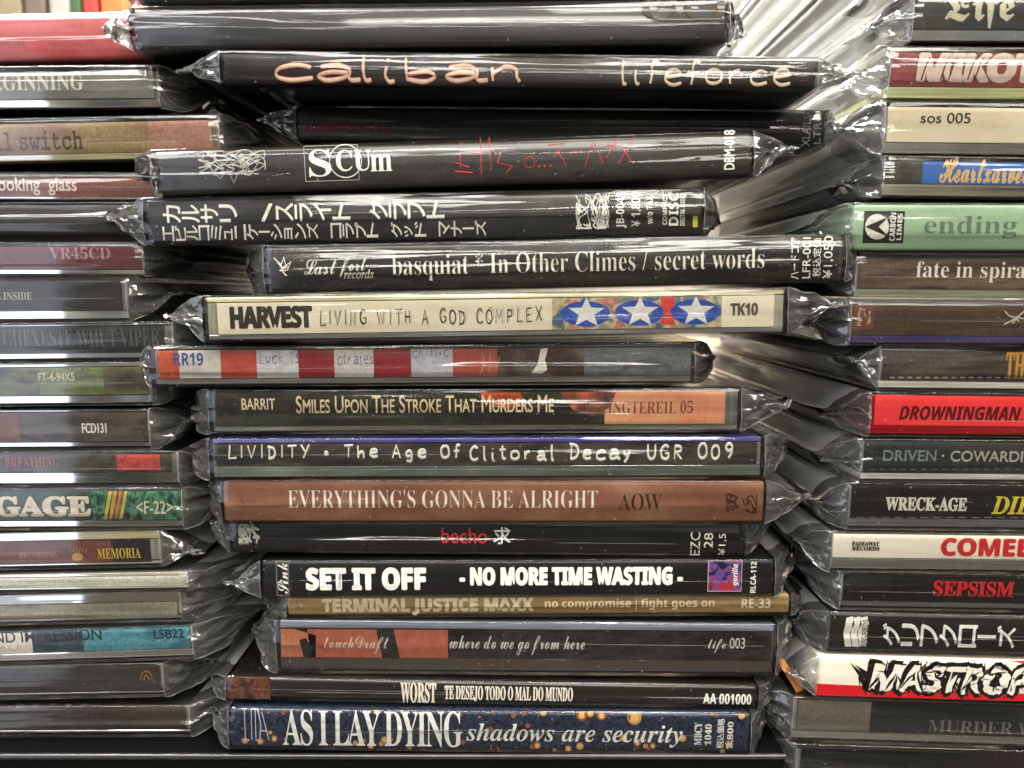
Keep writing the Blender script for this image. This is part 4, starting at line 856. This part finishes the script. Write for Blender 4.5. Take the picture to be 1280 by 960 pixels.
c = build(R9, 'slate CD case with wide grey capitals and a white reflection on its lower edge', GR, 'jewel', art([(38, 42, 40), (50, 54, 50), (62, 58, 48)], 22, 5), (1080, 553, 1500, 592), top=(66, 64, 60), bot=(244, 242, 236), mirror=.12, eL=6, eR=4, seed=310)  # window reflection painted into the pale colour of the lower strip
text(c, 'DRIVEN', 'cjk', (1104, 563, 1170, 576), (130, 150, 148), bold=.00006); text(c, '·', 'cjk', (1177, 568, 1180, 571), W_); text(c, 'COWARDICE', 'cjk', (1188, 564, 1302, 577), (186, 182, 168), bold=.00006)
for i in range(24): patch(c, (1086+i*13, 586, 1094+i*13, 587.4), ink((110, 108, 100)), 2, 'printed_dash')
c = build(R10, 'black CD case with a white name followed by a yellow word', GR, 'jewel', art([(16, 14, 15), (24, 21, 20), (40, 34, 26)], 24, 4), (1064, 609, 1500, 649), top=(64, 60, 58), bot=(128, 128, 140), eL=6, eR=4, seed=311)
text(c, 'WRECK-AGE', 'sb', (1107, 622, 1208, 638), (236, 230, 212), bold=.0001); text(c, 'DIE', 'sbi', (1240, 621, 1290, 642), (222, 206, 70), bold=.0001)
for i in range(18): patch(c, (1070+i*16, 646, 1080+i*16, 647.4), ink((120, 116, 108)), 2, 'printed_dash')
c = build(R11, 'cream white CD case with red capitals and a tiny black imprint', GR, 'jewel', art([(222, 214, 194), (230, 222, 204)], 20, 2, grain=.04), (1041, 667, 1500, 699), top=(70, 66, 64), bot=(120, 116, 118), eL=6, eR=4, seed=312)
text(c, 'COMEBACK', 'bold', (1177, 674, 1356, 695), (196, 40, 40), bold=.0002); text(c, 'FADEAWAY', 'sb', (1065, 677, 1099, 682), (50, 46, 42), bold=.00006); text(c, 'RECORDS', 'sb', (1065, 683, 1099, 688), (50, 46, 42), bold=.00006)
c = build(R12, 'black CD case with spaced red serif capitals', GR, 'jewel', art([(14, 13, 13), (20, 19, 18)], 24, 4), (1054, 718, 1500, 754), top=(50, 48, 48), bot=(104, 102, 104), eL=6, eR=4, seed=313)
text(c, 'SEPSISM', 'sb', (1167, 727, 1267, 745), (214, 36, 44), bold=.00012)
c = build(R13, 'black CD case with large white Japanese signs lying on their side', GR, 'card', art([(16, 14, 13), (24, 20, 17), (40, 30, 22)], 24, 6), eL=6, eR=4, seed=314)
for i in range(3): shape(c, [(1056+i*9, 808), (1054+i*9, 792), (1058+i*9, 772), (1066+i*9, 770), (1068+i*9, 780), (1062+i*9, 790), (1064+i*9, 808)], ink(W_), 2, 'emblem')
text(c, 'RECORDS', 'bold', (1077, 774, 1084, 808), W_, rot=90)
kana(c, 'グリフクローズ', (1102, 781, 1269, 808), (240, 236, 228), .00012)
c = build(R14, 'white CD case with a red band and black-edged graffiti letters', GR, 'card', art([(226, 216, 196), (232, 224, 206)], 20, 2, grain=.04), eL=6, eR=4, pill=.6, amp=.8, seed=315, ears='L')
REDM = art([(196, 16, 24), (210, 24, 30)], 40, 2, grain=.1)
shape(c, [(1012, 854), (1100, 858), (1300, 868), (1300, 890), (1012, 884)], REDM); shape(c, [(1262, 822), (1320, 822), (1320, 838), (1290, 832)], REDM)
r_ = random.Random(12); BKI = ink((22, 18, 18))
for i in range(120):
    x = 1074+i*1.9; y = 846+(x-1140)*.018
    a = r_.uniform(.5, 2.6) * r_.choice([1, -1]); ln = r_.uniform(15, 29); w = r_.uniform(1.5, 5)
    dx, dy = math.cos(a)*ln, math.sin(a)*ln
    shape(c, [(x-w, y+1), (x+dx, y-dy), (x+w, y-1)], BKI, 1.5+i*.012, 'printed_spike')
text(c, 'MASTROPE', 'bi', (1082, 829, 1318, 870), (22, 18, 18), off=.02, bold=.0007, lay=3.2, sp_=.9, jag=.055)
text(c, 'MASTROPE', 'bi', (1086, 831, 1314, 867), (236, 228, 212), off=.004, bold=.00008, lay=6.4, sp_=.9, jag=.055)
for i in range(30):
    x = r_.uniform(1090, 1290); y = 849+(x-1140)*.018+r_.uniform(-12, 12); a = r_.uniform(0, 6.3); ln = r_.uniform(5, 12)
    shape(c, [(x-1, y+1), (x+math.cos(a)*ln, y-math.sin(a)*ln), (x+1.6, y-.6)], BKI, 8+i*.02, 'printed_spike')
c = build(R15, 'dark grey-green CD case with a plain grey block and dim serif capitals', GR, 'jewel', art([(26, 28, 26), (34, 36, 32), (44, 42, 36)], 22, 5), (996, 882, 1500, 920), top=(92, 80, 66), bot=(122, 124, 104), eL=6, eR=4, amp=1.3, seed=316)
patch(c, (980, 876, 1087, 930), art([(108, 102, 90), (118, 112, 98)], 60, 2)); text(c, 'MURDER WAS', 'sb', (1160, 902, 1322, 918), (112, 112, 104), off=-.006)
c = build(R16, 'near-black CD case with barely visible reddish letters, lowest of its stack', GR, 'jewel', art([(10, 9, 10), (16, 13, 14)], 22, 5), (1000, 944, 1500, 978), top=(40, 42, 32), bot=(30, 30, 34), eL=6, eR=4, seed=317)
text(c, 'DECEMBER', 'sb', (1206, 942, 1300, 958), (60, 34, 36))
# a strip of orange paper caught in the sleeve of the graffiti case
for i, q in enumerate(([(972, 826), (980, 824), (1004, 862), (996, 866)], [(976, 834), (1000, 846), (1016, 862), (1004, 866), (984, 846)])):
    pts = [at(px, py, R14.Y+.004+.003*i) for px, py in q]
    bm = bmesh.new(); vs = []
    inv = Matrix.Translation(R14.root.location) @ Matrix.Rotation(-R14.roll, 4, 'Y')
    vs = [bm.verts.new(inv.inverted() @ p) for p in pts]
    bm.faces.new(vs); g = bmesh.ops.extrude_face_region(bm, geom=bm.faces[:]); bmesh.ops.translate(bm, vec=(0, .0003, 0), verts=[v for v in g['geom'] if isinstance(v, bmesh.types.BMVert)])
    bmesh.ops.recalc_face_normals(bm, faces=bm.faces)
    obj('paper_strip', bm, art([(150, 96, 50), (176, 116, 64)], 100, 1), R14.root)
